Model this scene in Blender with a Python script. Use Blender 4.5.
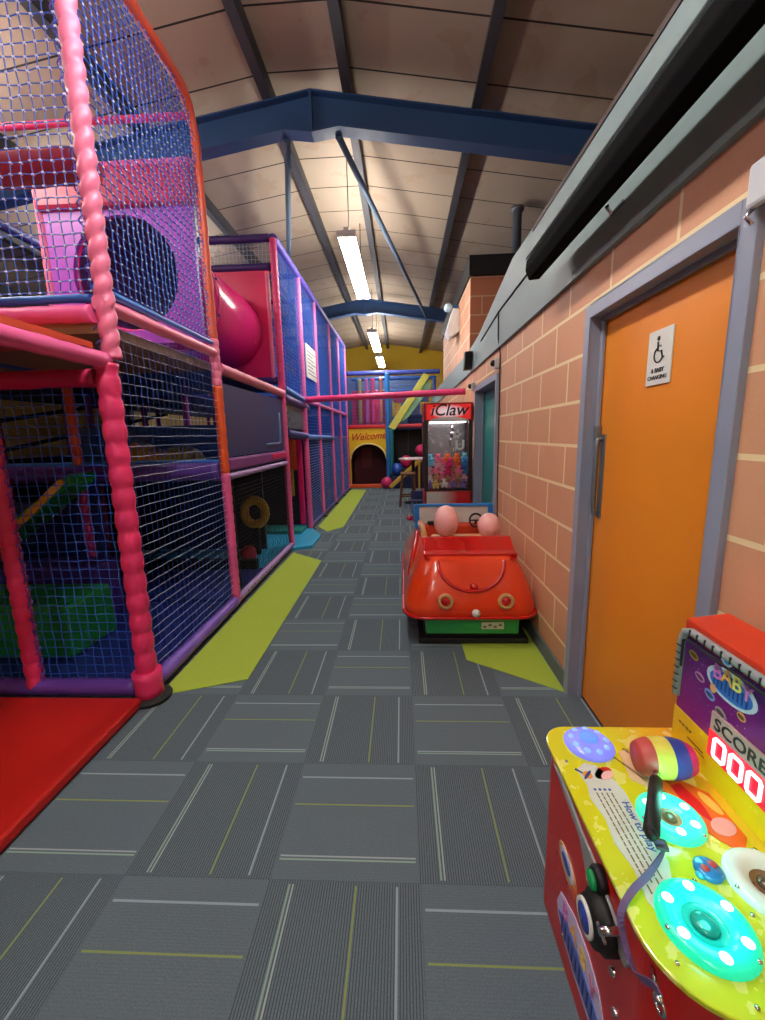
import bpy, bmesh, math, random
from mathutils import Vector, Matrix
PI = math.pi
random.seed(7)
for o in list(bpy.data.objects): bpy.data.objects.remove(o, do_unlink=True)
SC = bpy.context.scene
COL = SC.collection

# ------------------------------------------------------------------ camera
F_PX = 416.5
pitch, yaw, roll = math.radians(10.18), math.radians(2.8), math.radians(-1.34)
cp, sp, cy_, sy_ = math.cos(pitch), math.sin(pitch), math.cos(yaw), math.sin(yaw)
fwd = Vector((-sy_*cp, cy_*cp, -sp)); rgt = Vector((cy_, sy_, 0)); upv = rgt.cross(fwd)
r2 = rgt*math.cos(roll) + upv*math.sin(roll); u2 = -rgt*math.sin(roll) + upv*math.cos(roll)
cam_d = bpy.data.cameras.new('camera'); cam = bpy.data.objects.new('camera', cam_d); COL.objects.link(cam)
m = Matrix((r2, u2, -fwd)).transposed().to_4x4(); m.translation = Vector((0, 0, 1.45)); cam.matrix_world = m
cam_d.sensor_fit = 'VERTICAL'; cam_d.sensor_height = 24; cam_d.lens = 24*F_PX/1020; cam_d.clip_start = .02
SC.camera = cam

# ------------------------------------------------------------------ world and exposure
w = bpy.data.worlds.new('world'); SC.world = w; w.use_nodes = True
w.node_tree.nodes['Background'].inputs[0].default_value = (.62, .68, .8, 1)
w.node_tree.nodes['Background'].inputs[1].default_value = .35
SC.view_settings.view_transform = 'Standard'; SC.view_settings.look = 'None'
SC.view_settings.gamma = 1; SC.view_settings.use_curve_mapping = False
SC.view_settings.exposure = 0.74
LAMP_POWER = 27.0
LAMP_TINT = (1.0, .965, .91)

# ------------------------------------------------------------------ node helpers
def s2l(c): return tuple(((v/255)/12.92 if v/255 <= .04045 else ((v/255+.055)/1.055)**2.4) for v in c)
class N:
    """tiny expression builder for node sockets"""
    nt = None
    def __init__(s, k): s.k = k
    @staticmethod
    def op(name, *a):
        n = N.nt.nodes.new('ShaderNodeMath'); n.operation = name
        for i, v in enumerate(a):
            if isinstance(v, N): N.nt.links.new(v.k, n.inputs[i])
            else: n.inputs[i].default_value = v
        return N(n.outputs[0])
    def __add__(s, o): return N.op('ADD', s, o)
    def __sub__(s, o): return N.op('SUBTRACT', s, o)
    def __mul__(s, o): return N.op('MULTIPLY', s, o)
    def __truediv__(s, o): return N.op('DIVIDE', s, o)
    def lt(s, o): return N.op('LESS_THAN', s, o)
    def gt(s, o): return N.op('GREATER_THAN', s, o)
    def floor(s): return N.op('FLOOR', s)
    def frac(s): return N.op('FRACT', s)
    def abs(s): return N.op('ABSOLUTE', s)
    def mod(s, o): return N.op('FLOORED_MODULO', s, o)
    def max(s, o): return N.op('MAXIMUM', s, o)
    def min(s, o): return N.op('MINIMUM', s, o)
def mixc(f, a, b):
    n = N.nt.nodes.new('ShaderNodeMix'); n.data_type = 'RGBA'
    for i, v in ((0, f), (6, a), (7, b)):
        if isinstance(v, N): N.nt.links.new(v.k, n.inputs[i])
        else: n.inputs[i].default_value = v if not isinstance(v, tuple) else (tuple(v)+(1,))[:4]
    return N(n.outputs[2])
def noise(scale, detail=3, co=None):
    n = N.nt.nodes.new('ShaderNodeTexNoise'); n.inputs['Scale'].default_value = scale; n.inputs['Detail'].default_value = detail
    if co is None:
        t = N.nt.nodes.new('ShaderNodeTexCoord'); co = t.outputs['Object']
    N.nt.links.new(co, n.inputs['Vector'])
    return N(n.outputs['Fac'])
def xyz():
    t = N.nt.nodes.new('ShaderNodeTexCoord'); s = N.nt.nodes.new('ShaderNodeSeparateXYZ')
    N.nt.links.new(t.outputs['Object'], s.inputs[0])
    return N(s.outputs[0]), N(s.outputs[1]), N(s.outputs[2])
def newmat(name):
    m = bpy.data.materials.new(name); m.use_nodes = True; N.nt = m.node_tree
    return m, m.node_tree.nodes['Principled BSDF']
def link(a, sock): N.nt.links.new(a.k, sock)
def bump(b, h, strength=.3, dist=.01):
    n = N.nt.nodes.new('ShaderNodeBump'); n.inputs['Strength'].default_value = strength; n.inputs['Distance'].default_value = dist
    link(h, n.inputs['Height']); N.nt.links.new(n.outputs[0], b.inputs['Normal'])
MC = {}
def mat(rgb, rough=.5, metal=0., emit=0., var=.12, nscale=14., trans=0., alpha=1., coat=0.):
    """procedural material: one colour with a little mottling"""
    key = (rgb, rough, metal, emit, var, nscale, trans, alpha, coat)
    if key in MC: return MC[key]
    m, b = newmat('mat_%d' % len(MC)); c = s2l(rgb)
    if var > 0:
        f = noise(nscale, 3)
        link(mixc(f, tuple(v*(1-var) for v in c), tuple(min(1, v*(1+var)) for v in c)), b.inputs['Base Color'])
        link(f*.2+(rough-.1), b.inputs['Roughness'])
    else:
        b.inputs['Base Color'].default_value = (*c, 1); b.inputs['Roughness'].default_value = rough
    b.inputs['Metallic'].default_value = metal
    b.inputs['Transmission Weight'].default_value = trans
    b.inputs['Alpha'].default_value = alpha
    b.inputs['Coat Weight'].default_value = coat
    if emit:
        b.inputs['Emission Color'].default_value = (*c, 1); b.inputs['Emission Strength'].default_value = emit
    MC[key] = m
    return m

# ------------------------------------------------------------------ mesh builder
class MB:
    def __init__(s): s.v = []; s.f = []; s.sm = []; s.mi = []
    def add(s, vs, fs, smooth=False, mi=0):
        k = len(s.v); s.v += [Vector(p) for p in vs]
        s.f += [tuple(i+k for i in f) for f in fs]; s.sm += [smooth]*len(fs); s.mi += [mi]*len(fs)
        return s
    def box(s, a, b, mi=0):
        x0, y0, z0 = a; x1, y1, z1 = b
        vs = [(x, y, z) for z in (z0, z1) for (x, y) in ((x0, y0), (x1, y0), (x1, y1), (x0, y1))]
        return s.add(vs, [(3, 2, 1, 0), (4, 5, 6, 7), (0, 1, 5, 4), (1, 2, 6, 5), (2, 3, 7, 6), (3, 0, 4, 7)], False, mi)
    def bar(s, p, q, w, h, up=(0, 0, 1), mi=0):
        p = Vector(p); q = Vector(q); d = (q-p).normalized(); up = Vector(up)
        sd = d.cross(up)
        if sd.length < 1e-4: sd = d.cross(Vector((1, 0, 0)))
        sd.normalize(); u = sd.cross(d)
        vs = [c+sd*a*w/2+u*b*h/2 for c in (p, q) for (a, b) in ((-1, -1), (1, -1), (1, 1), (-1, 1))]
        return s.add(vs, [(3, 2, 1, 0), (4, 5, 6, 7), (0, 1, 5, 4), (1, 2, 6, 5), (2, 3, 7, 6), (3, 0, 4, 7)], False, mi)
    def prism(s, pts, axis, a, b, mi=0):
        """pts: 2D outline; extruded along axis (0,1,2) from a to b"""
        def P(u, v, c): return {0: (c, u, v), 1: (u, c, v), 2: (u, v, c)}[axis]
        n = len(pts); vs = [P(u, v, a) for u, v in pts]+[P(u, v, b) for u, v in pts]
        fs = [tuple(range(n))[::-1], tuple(range(n, 2*n))]+[(i, (i+1) % n, n+(i+1) % n, n+i) for i in range(n)]
        return s.add(vs, fs, False, mi)
    def tube(s, pts, r, n=10, cap=True, mi=0, rf=None, closed=False):
        pts = [Vector(p) for p in pts]; m = len(pts); rings = []; prev = None
        for i, p in enumerate(pts):
            if closed: d = pts[(i+1) % m]-pts[i-1]
            else: d = pts[min(i+1, m-1)]-pts[max(i-1, 0)]
            d.normalize()
            if prev is None:
                a = Vector((0, 0, 1)) if abs(d.z) < .9 else Vector((1, 0, 0))
                sd = d.cross(a).normalized()
            else: sd = (prev-d*prev.dot(d)).normalized()
            prev = sd; u = sd.cross(d)
            ri = []
            for k in range(n):
                an = 2*PI*k/n
                rr = rf(i, an) if rf else (r[i] if isinstance(r, (list, tuple)) else r)
                ri.append(p+(sd*math.cos(an)+u*math.sin(an))*rr)
            rings.append(ri)
        vs = [v for ri in rings for v in ri]; fs = []
        for i in range(m if closed else m-1):
            j = (i+1) % m
            for k in range(n): fs.append((i*n+k, i*n+(k+1) % n, j*n+(k+1) % n, j*n+k))
        s.add(vs, fs, True, mi)
        if cap and not closed:
            k0 = len(s.v)-len(vs)
            s.f += [tuple(range(k0, k0+n))[::-1], tuple(range(k0+(m-1)*n, k0+m*n))]; s.sm += [False]*2; s.mi += [mi]*2
        return s
    def lathe(s, prof, c, axis=(0, 0, 1), n=24, mi=0, smooth=True):
        """prof: (radius, height) list; turned round an axis through c"""
        c = Vector(c); ax = Vector(axis).normalized(); a = Vector((0, 0, 1)) if abs(ax.z) < .9 else Vector((1, 0, 0))
        e1 = ax.cross(a).normalized(); e2 = ax.cross(e1)
        vs = [c+ax*h+(e1*math.cos(2*PI*k/n)+e2*math.sin(2*PI*k/n))*max(r, 1e-4) for r, h in prof for k in range(n)]
        fs = [(i*n+k, (i+1)*n+k, (i+1)*n+(k+1) % n, i*n+(k+1) % n) for i in range(len(prof)-1) for k in range(n)]
        return s.add(vs, fs, smooth, mi)
    def ball(s, c, r, n=16, m=10, mi=0):
        rx, ry, rz = r if isinstance(r, tuple) else (r, r, r); c = Vector(c)
        vs = []; fs = []
        for i in range(m+1):
            th = PI*i/m
            for k in range(n):
                a = 2*PI*k/n; vs.append(c+Vector((rx*math.sin(th)*math.cos(a), ry*math.sin(th)*math.sin(a), rz*math.cos(th))))
        for i in range(m):
            for k in range(n): fs.append((i*n+k, (i+1)*n+k, (i+1)*n+(k+1) % n, i*n+(k+1) % n))
        return s.add(vs, fs, True, mi)
    def build(s, name, mats, parent=None, bevel=0., seg=2, kind=None, label=None, cat=None, group=None):
        me = bpy.data.meshes.new(name); off = parent.get('_abs', (0, 0, 0)) if parent else (0, 0, 0)
        off = Vector(off)
        me.from_pydata([v-off for v in s.v], [], s.f); me.update()
        for p, sm, mi in zip(me.polygons, s.sm, s.mi): p.use_smooth = sm; p.material_index = mi
        for mm in (mats if isinstance(mats, (list, tuple)) else [mats]): me.materials.append(mm)
        bm = bmesh.new(); bm.from_mesh(me); bmesh.ops.remove_doubles(bm, verts=bm.verts, dist=1e-5)
        if bevel:
            es = [e for e in bm.edges if len(e.link_faces) == 2 and e.calc_face_angle(0) > .5]
            bmesh.ops.bevel(bm, geom=es, offset=bevel, segments=seg, affect='EDGES', profile=.5)
        bmesh.ops.recalc_face_normals(bm, faces=bm.faces)
        bm.to_mesh(me); bm.free()
        o = bpy.data.objects.new(name, me); COL.objects.link(o)
        if parent: o.parent = parent; o['_abs'] = tuple(off)
        tag(o, label, cat, group, kind)
        return o
def tag(o, label=None, cat=None, group=None, kind=None):
    for k, v in (('label', label), ('category', cat), ('group', group), ('kind', kind)):
        if v: o[k] = v
def thing(name, loc, label, cat, group=None):
    o = bpy.data.objects.new(name, None); COL.objects.link(o); o.location = loc; o.empty_display_size = .1
    o['_abs'] = tuple(loc); tag(o, label, cat, group); return o
def struct(name, mb, m, bevel=0.): return mb.build(name, m, bevel=bevel, kind='structure')
def text(s, size, mtl, parent, origin, right, up, name='lettering', depth=.002, shear=0., align='CENTER', sx=1., label=None, off=.012):
    cu = bpy.data.curves.new('t', 'FONT'); cu.body = s; cu.size = size; cu.extrude = depth; cu.align_x = align; cu.align_y = 'CENTER'
    cu.shear = shear; cu.resolution_u = 3; cu.offset = size*off
    tmp = bpy.data.objects.new('t', cu); COL.objects.link(tmp)
    me = bpy.data.meshes.new_from_object(tmp.evaluated_get(bpy.context.evaluated_depsgraph_get()))
    bpy.data.objects.remove(tmp, do_unlink=True)
    R, U = Vector(right).normalized(), Vector(up).normalized(); Nn = R.cross(U)
    O = Vector(origin)-Vector(parent.get('_abs', (0, 0, 0)))
    for v in me.vertices: v.co = O+R*v.co.x*sx+U*v.co.y+Nn*v.co.z
    me.materials.append(mtl)
    o = bpy.data.objects.new(name, me); COL.objects.link(o); o.parent = parent; o['_abs'] = parent.get('_abs', (0, 0, 0))
    if label: o['label'] = label
    return o
def copy_tree(o, parent=None):
    c = o.copy(); COL.objects.link(c)
    if parent: c.parent = parent
    for ch in [q for q in bpy.data.objects if q.parent == o]: copy_tree(ch, c)
    return c

# ------------------------------------------------------------------ surface materials
def floor_mat():
    m, b = newmat('carpet_tiles'); x, y, z = xyz()
    u = (x+.46)/.5; v = (y-.13)/.5
    par = (u.floor()+v.floor()).mod(2.)              # 1 -> lines run along y
    fu = u.frac()*.5; fv = v.frac()*.5
    isv = par.gt(.5)                                # decide below
    t = isv*fu+(isv*-1+1)*fv
    def line(c, wd): return (t-c).abs().lt(wd)
    other = isv*fv+(isv*-1+1)*fu
    inside = ((other-.25).abs()).lt(.238)
    rib = (t/.0085).frac()
    ribm = rib.lt(.36)
    n1 = noise(220, 2); n2 = noise(1.2, 3)
    base = mixc(n1, s2l((70, 83, 94)), s2l((120, 137, 148)))
    base = mixc(ribm*(n1*.5+.45)*(isv*.85+.15), base, s2l((44, 50, 57)))
    base = mixc(n2*.25, base, s2l((94, 98, 100)))
    edge = (fu.lt(.003)).max(fv.lt(.003))
    base = mixc(edge*.25, base, s2l((55, 58, 62)))
    wh = line(.424, .0038)*inside; gr = line(.082, .0030)*inside; gr2 = line(.070, .0030)*inside; ye = line(.29, .0030)*inside
    base = mixc(wh*.75, base, s2l((160, 178, 188)))
    base = mixc(gr2*.8, base, s2l((150, 180, 160)))
    base = mixc(gr*.8, base, s2l((168, 182, 185)))
    base = mixc(ye*.75, base, s2l((150, 165, 80)))
    link(base, b.inputs['Base Color']); b.inputs['Roughness'].default_value = .95
    b.inputs['Specular IOR Level'].default_value = .15
    bump(b, n1+ribm*.5, .25, .004)
    return m
def block_mat(axis='y', c1=(210, 148, 112), c2=(224, 166, 130), mortar=(236, 216, 172)):
    m, b = newmat('painted_blocks'); x, y, z = xyz(); h = y if axis == 'y' else x
    row = (z-.005)/.2275; k = row.floor()
    u = (h/.45)+(k.mod(2.))*.5+(k*.37).frac()*.16
    wob = noise(9, 2)
    mz = (row.frac()-.5).abs().gt(.462); mu = (u.frac()-.5).abs().gt(.482)
    mm = mz.max(mu)
    cell = ((k*12.9898+u.floor()*78.233)).frac()
    n = noise(5, 4); n3 = noise(90, 3)
    c = mixc(cell, s2l(c1), s2l(c2)); c = mixc(n*.45, c, s2l(tuple(int(v*.86) for v in c1)))
    c = mixc(n3*.25, c, s2l((232, 180, 146)))
    c = mixc(mm, c, s2l(mortar))
    link(c, b.inputs['Base Color']); b.inputs['Roughness'].default_value = .62
    bump(b, (mm*-1.0)+n3*.3+wob*.1, .35, .006)
    return m
def roof_mat():
    m, b = newmat('roof_board'); x, y, z = xyz()
    n = noise(.55, 4); n2 = noise(2.6, 4); n3 = noise(40, 2)
    seam = ((y-.15)/.6).frac().lt(.030)
    c = mixc(n, s2l((152, 133, 116)), s2l((184, 166, 145)))
    c = mixc(n2.gt(.60)*.35, c, s2l((156, 126, 100)))
    c = mixc(n3*.2, c, s2l((180, 166, 148)))
    c = mixc(seam, c, s2l((38, 34, 32)))
    link(c, b.inputs['Base Color']); b.inputs['Roughness'].default_value = .85
    return m
FLOOR = floor_mat(); BLOCK = block_mat('y'); BLOCKX = block_mat('x', (190, 104, 66), (202, 118, 80), (206, 172, 140))
YBLOCK = block_mat('y', (206, 176, 96), (216, 188, 110), (190, 160, 84))
ROOF = roof_mat()
YELLOW = mat((226, 184, 44), .7, nscale=1.2, var=.15)
FASCIA = mat((122, 140, 142), .55, nscale=3., var=.14)
STEEL = mat((46, 80, 126), .5, nscale=4., var=.12)
PURLIN = mat((62, 62, 68), .6)
FRAME = mat((142, 150, 172), .38, nscale=4., var=.08)
LIME = mat((164, 186, 62), .9, nscale=60., var=.10)
BLACK = mat((11, 10, 12), .55); RUBBER = mat((22, 22, 24), .7)
CHROME = mat((200, 200, 205), .18, metal=1., var=.04)
GREYSTEEL = mat((128, 134, 142), .35, metal=.6, var=.06)
PINK = mat((232, 54, 112), .42, nscale=9., var=.14); PINKL = mat((236, 122, 160), .38, nscale=9., var=.12)
PINKF = mat((226, 92, 152), .4, nscale=9., var=.12); MAG = mat((214, 24, 96), .35, nscale=5.)
ORANGE = mat((226, 88, 40), .42, nscale=9.); PURPLE = mat((104, 62, 160), .42, nscale=9., var=.2)
PURPLED = mat((62, 36, 110), .45, nscale=9.); LILAC = mat((160, 128, 190), .42, nscale=12.)
BLUE = mat((40, 92, 176), .42, nscale=9.); BLUEL = mat((60, 124, 212), .4, nscale=9.); NAVY = mat((24, 42, 124), .5, nscale=5.)
LAVPANEL = mat((176, 70, 196), .4, nscale=4.); REDPAD = mat((196, 50, 62), .42, nscale=4., var=.18)
REDMAT = mat((190, 30, 24), .40, nscale=2.4, var=.2); CYAN = mat((46, 168, 214), .4); TEAL = mat((24, 140, 132), .45)
GREEN = mat((24, 142, 62), .4, nscale=5.); YEL = mat((232, 190, 40), .42); TAN = mat((150, 122, 92), .7)
NETB = mat((42, 96, 205), .6, var=.1); NETV = mat((96, 84, 190), .6, var=.1); NETW = mat((196, 204, 226), .6, var=.1)
NETK = mat((28, 28, 34), .7, var=.1); KNOT = mat((214, 216, 236), .5, var=.05)
WHITE = mat((226, 226, 222), .45, var=.04)

# ------------------------------------------------------------------ setting: floor, walls, roof
WX = .92                                            # corridor face of the block wall
b = MB().box((-7, -4, -.1), (4.2, 16.2, 0)); struct('floor', b, FLOOR)
def patch(pts): MB().prism(pts, 2, .0, .004).build('floor_inlay', LIME, kind='structure')
patch([(-1.42, 2.11), (-.96, 2.28), (-.97, 4.72), (-1.40, 5.08)])
patch([(-1.38, 6.62), (-1.17, 6.24), (-.96, 6.56), (-.97, 11.16), (-1.40, 11.3)])
patch([(.40, 2.51), (.90, 2.17), (.90, 4.1), (.40, 4.1)])

D1 = (1.195, 2.20, 2.03); D2 = (4.10, 5.32, 2.0)    # outer door frames: y0, y1, top
wl = MB()
for (y0, y1, z0, z1) in ((-4, D1[0]+.03, 0, 2.24), (D1[0]+.03, D1[1]-.03, D1[2]-.03, 2.24), (D1[1]-.03, D2[0]+.03, 0, 2.24),
                         (D2[0]+.03, D2[1]-.03, D2[2]-.03, 2.24), (D2[1]-.03, 16, 0, 2.24)):
    wl.box((WX, y0, z0), (WX+.14, y1, z1))
struct('wall_right', wl, BLOCK)
# raised block store room above the corridor wall
struct('wall_store', MB().box((WX, 5.84, 2.24), (WX+2.0, 9.4, 3.45)), [BLOCK])
o = MB().box((WX-.004, 5.836, 2.25), (WX+2.0, 5.846, 3.44)).build('wall_store_front', BLOCKX, kind='structure')
struct('trim_1', MB().box((WX-.03, 5.78, 3.43), (WX+2.05, 9.5, 3.66)), BLACK)
MB().lathe([(0, 0), (.06, 0), (.06, .62), (.085, .62), (.085, .66), (0, .66)], (1.55, 6.1, 3.66), n=16).build(
    'flue_pipe', GREYSTEEL, label='grey flue pipe standing on the black-topped brick store', cat='pipe')
# fascia (sheet metal band) with real thickness
fp = [(-4, 2.215), (12.5, 2.215), (12.5, 2.56), (5.8, 2.50), (5.05, 2.55), (3.62, 2.80), (3.0, 2.78), (-4, 2.74)]
struct('trim_2', MB().prism(fp, 0, WX-.025, WX+.16), FASCIA)
struct('trim_3', MB().box((WX-.03, -4, 2.76), (WX+.16, 3.1, 2.785)), mat((70, 56, 54), .6))
struct('baseboard_right', MB().box((WX-.012, 2.20, 0), (WX, 4.10, .09)).box((WX-.012, 5.32, 0), (WX, 16, .09)).box((WX-.012, -4, 0), (WX, 1.19, .09)), mat((96, 108, 118), .5))
struct('ceiling_rooms', MB().box((WX+.14, -4, 2.3), (4.1, 5.84, 2.4)).box((WX+.14, 9.4, 2.3), (4.1, 16, 2.4)), TAN)
# walls of the hall
def gable(y0, y1, name, z0, z1, m):
    MB().prism([(-7, z0), (4.1, z0), (4.1, min(z1, 4.05)), (-.78, z1), (-7, min(z1, 3.9))], 1, y0, y1).build(name, m, kind='structure')
gable(16, 16.1, 'wall_back', 0, 4.86, YELLOW); gable(-4.1, -4, 'wall_behind', 0, 4.86, mat((190, 170, 150), .8))
struct('wall_left', MB().box((-7.1, -4, 0), (-7, 16, 3.95)), YBLOCK)
struct('wall_outer', MB().box((4.1, -4, 0), (4.2, 16, 4.05)), mat((170, 160, 150), .8))
# ceiling: two slopes with a flat ridge strip
zr = lambda x, d=0: 4.60+d-.16*max(0, abs(x+.80)-.0)
RB = MB()
prof = [(-7.1, zr(-7.1, .16)), (-1.19, zr(-1.19, .16)), (-.42, zr(-.42, .16)), (4.2, zr(4.2, .16))]
RB.prism(prof+[(x, z+.05) for x, z in prof[::-1]], 1, -4.1, 16.1)
struct('ceiling', RB, ROOF)
for x in (-6.2, -4.9, -3.7, -2.45, -1.19, -.44, .74, 1.95, 3.2):
    z = zr(x, .0)
    struct('trim_purlin', MB().box((x-.03, -4, z+.01), (x+.03, 16, z+.155)).box((x-.055, -4, z+.008), (x+.03, 16, z+.022)), PURLIN)
# portal frames
def portal(y, nm):
    s = MB(); L, Rr, A = -6.9, 4.0, -.80
    for xe, sg in ((L, -1), (Rr, 1)):
        top = lambda x: zr(x, .0); h = .26
        # web
        pts = [(A, top(A)), (xe, top(xe)), (xe, top(xe)-h), (A+sg*.26, top(A+sg*.26)-h+.01), (A, top(A)-h-.07)]
        s.prism(pts, 1, y-.006, y+.006)
        n = .16
        s.bar((A, y, top(A)), (xe, y, top(xe)), .15, .014)
        s.bar((A+sg*.26, y, top(A+sg*.26)-h), (xe, y, top(xe)-h), .15, .016)
        s.bar((A, y, top(A)-h-.075), (A+sg*.26, y, top(A+sg*.26)-h), .15, .016)
        s.box((xe-.1, y-.08, 0), (xe+.1, y+.08, top(xe)))
    s.box((A-.012, y-.075, 4.60-.34), (A+.012, y+.075, 4.60))
    s.build(nm, STEEL, kind='structure')
portal(4.5, 'trim_portal'); portal(10.5, 'trim_portal'); portal(-1.5, 'trim_portal')
for (p, q) in (((-1.06, 4.55, 4.28), (-2.62, 10.45, 4.08)), ((-.56, 4.55, 4.28), (.62, 10.45, 4.16))):
    MB().tube([p, q], .032, 10).build('roof_brace', mat((74, 96, 120), .5), label='steel roof brace rod running from near beam to far beam, %s of the ridge' % ('left' if p[0] < -.8 else 'right'), cat='brace')
# a round black patch on the roof panel: a vent
MB().lathe([(0, -.015), (.07, -.015), (.095, -.03), (.105, -.03), (.115, 0), (.115, .02), (0, .02)], (1.28, 3.42, zr(1.28, .155)), axis=(.16, 0, 1), n=24).build(
    'roof_vent', BLACK, label='round black vent in the roof panel above the wall', cat='vent')

# ------------------------------------------------------------------ ceiling lamps
TUBE = mat((255, 244, 226), .4, emit=LAMP_POWER, var=0)
TUBE.node_tree.nodes['Principled BSDF'].inputs['Emission Color'].default_value = (*LAMP_TINT, 1)
def lamp(x, y, z, label, ln=2.2):
    t = thing('ceiling_light', (x, y, z), label, 'light', 'fluorescent ceiling lights')
    hb = MB().box((x-.03, y-ln/2, z+.02), (x+.03, y+ln/2, z+.09))
    hb.box((x-.11, y-ln/2-.02, z-.02), (x+.11, y-ln/2, z+.05)).box((x-.11, y+ln/2, z-.02), (x+.11, y+ln/2+.02, z+.05))
    hb.build('housing', WHITE, t)
    for s in (-1, 1):
        MB().tube([(x+s*.065, y-ln/2+.02, z), (x+s*.065, y+ln/2-.02, z)], .036, 10).build('tube', TUBE, t)
    for s in (-1, 1):
        MB().tube([(x, y+s*.8, z+.1), (x, y+s*.8, zr(x, .15))], .006, 6).build('hanger', PURLIN, t)
    return t
lamp(-.60, 6.35, 3.72, 'long fluorescent ceiling light nearest the camera, over the aisle')
lamp(-.62, 10.9, 3.72, 'middle fluorescent ceiling light over the aisle')
lamp(-.62, 13.7, 3.72, 'farthest fluorescent ceiling light in front of yellow wall', 1.8)
lamp(-.60, 1.35, 3.72, 'fluorescent ceiling light directly above the camera')
lamp(-.60, -2.3, 3.72, 'fluorescent ceiling light behind the camera')
for y in (2.6, 6.0): lamp(-3.45 if y < 10 else -2.95, y, 3.82, 'added fluorescent light out of sight above left side of play frame, %s' % {2.6: 'near', 6.0: 'middle', 11.0: 'far'}[y])  # lamps added out of sight to light the play frame and ceiling

# ------------------------------------------------------------------ doors
def make_door(nm, y0, y1, top, leafm, rec):
    t = thing(nm, (WX, (y0+y1)/2, 0), None, None); t['kind'] = 'structure'
    f = MB(); fw = .058; x0 = WX-.022; x1 = WX+rec+.05
    f.box((x0, y0, 0), (WX+.14, y0+fw, top)); f.box((x0, y1-fw, 0), (WX+.14, y1, top)); f.box((x0, y0+fw, top-fw), (WX+.14, y1-fw, top))
    f.box((WX+rec-.022, y0+fw, 0), (WX+rec-.004, y0+fw+.02, top-fw)); f.box((WX+rec-.022, y1-fw-.02, 0), (WX+rec-.004, y1-fw, top-fw)); f.box((WX+rec-.022, y0+fw, top-fw-.02), (WX+rec-.004, y1-fw, top-fw))
    f.build('door_frame', FRAME, t, bevel=.003)
    MB().box((WX+rec, y0+fw, .006), (WX+rec+.04, y1-fw, top-fw)).build('door_leaf', leafm, t)
    return t
ODOOR = mat((232, 138, 34), .38, nscale=2., var=.06)
d1 = make_door('door_1', *D1, ODOOR, .055)
d1['label'] = 'orange accessible toilet door in a grey frame'
xl = WX+.055
h = MB().tube([(xl, 2.08, 1.41), (xl-.03, 2.08, 1.405), (xl-.034, 2.08, 1.37), (xl-.034, 2.08, 1.08), (xl-.03, 2.08, 1.05), (xl, 2.08, 1.04)], .011, 10)
h.box((xl-.006, 2.06, 1.02), (xl, 2.10, 1.43)); h.build('door_handle', GREYSTEEL, d1)
MB().box((xl-.03, 2.105, 1.40), (xl-.002, 2.135, 1.47)).build('latch', GREYSTEEL, d1, bevel=.003)
MB().box((xl-.004, 1.31, 0.006), (xl-.0005, 2.135, .012)).build('threshold', BLACK, d1)
SY = 1.685
sg = thing('toilet_sign', (xl-.003, SY, 1.715), 'white accessible toilet and baby changing sign on orange door', 'sign')
MB().box((xl-.006, SY-.075, 1.615), (xl, SY+.075, 1.815)).build('sign_plate', WHITE, sg, bevel=.002)
SX = xl-.0075
def S(u, v): return (SX, SY-u, 1.715+v)             # sign face: u to the viewer's right
wch = MB().lathe([(0, -.001), (.0085, -.001), (.0085, .001), (0, .001)], S(-.008, .068), axis=(-1, 0, 0), n=16)
wch.bar(S(-.008, .056), S(-.005, .022), .002, .007, up=(-1, 0, 0)).bar(S(-.005, .022), S(.017, .020), .002, .007, up=(-1, 0, 0)).bar(S(.017, .022), S(.026, -.006), .002, .007, up=(-1, 0, 0)).bar(S(-.007, .042), S(.012, .040), .002, .006, up=(-1, 0, 0)).bar(S(.026, -.006), S(.034, -.002), .002, .006, up=(-1, 0, 0))
arc = [S(-.001+.027*math.cos(a), .008+.027*math.sin(a)) for a in [math.radians(120+i*15) for i in range(16)]]
wch.tube(arc, .0028, 6)
for q in wch.v: pass
wch.build('wheelchair_symbol', BLACK, sg)
text('& BABY', .024, BLACK, sg, S(0, -.048), (0, -1, 0), (0, 0, 1), depth=.0008, off=0)
text('CHANGING', .022, BLACK, sg, S(0, -.074), (0, -1, 0), (0, 0, 1), depth=.0008, off=0)
d2 = make_door('door_2', *D2, mat((22, 128, 124), .4, nscale=2.), .09)
MB().box((WX+.05, 4.18, 1.0), (WX+.09, 4.24, 1.12)).build('door_handle', CHROME, d2, bevel=.004)
# fittings on and round the doors
t = thing('junction_box', (WX, 1.21, 2.02), 'white plastic box and cable duct at top corner of orange door', 'box')
MB().box((WX-.045, 1.12, 1.985), (WX-.023, 1.215, 2.09)).build('cover', mat((206, 208, 218), .4), t, bevel=.01)
MB().box((WX-.045, 1.13, 2.09), (WX-.01, 1.17, 2.2)).build('duct', mat((206, 208, 218), .4), t, bevel=.004)
MB().tube([(WX-.03, 1.20, 1.99), (WX-.045, 1.205, 1.97), (WX-.03, 1.20, 1.95)], .005, 6).build('hook', CHROME, t)
for (y, z, lab) in ((4.1, 2.08, 'small pale lamp box with black eye above near corner of teal door'), (5.42, 2.02, 'small pale lamp box with black eye above far corner of teal door')):
    t = thing('door_sensor', (WX, y, z), lab, 'sensor')
    MB().box((WX-.05, y-.045, z-.045), (WX, y+.045, z+.045)).build('case', mat((190, 190, 190), .5), t, bevel=.008)
    MB().lathe([(0, 0), (.03, 0), (.028, .02), (.015, .032), (0, .034)], (WX-.05, y, z+.005), axis=(-1, 0, 0), n=16).build('lens', BLACK, t)
MB().tube([(WX-.03, 2.9, 2.53), (WX-.031, 3.5, 2.528), (WX-.031, 4.05, 2.52), (WX-.03, 4.9, 2.45)], .006, 6).build('cable', RUBBER, label='thin dark cable running along the grey fascia', cat='cable')
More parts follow.
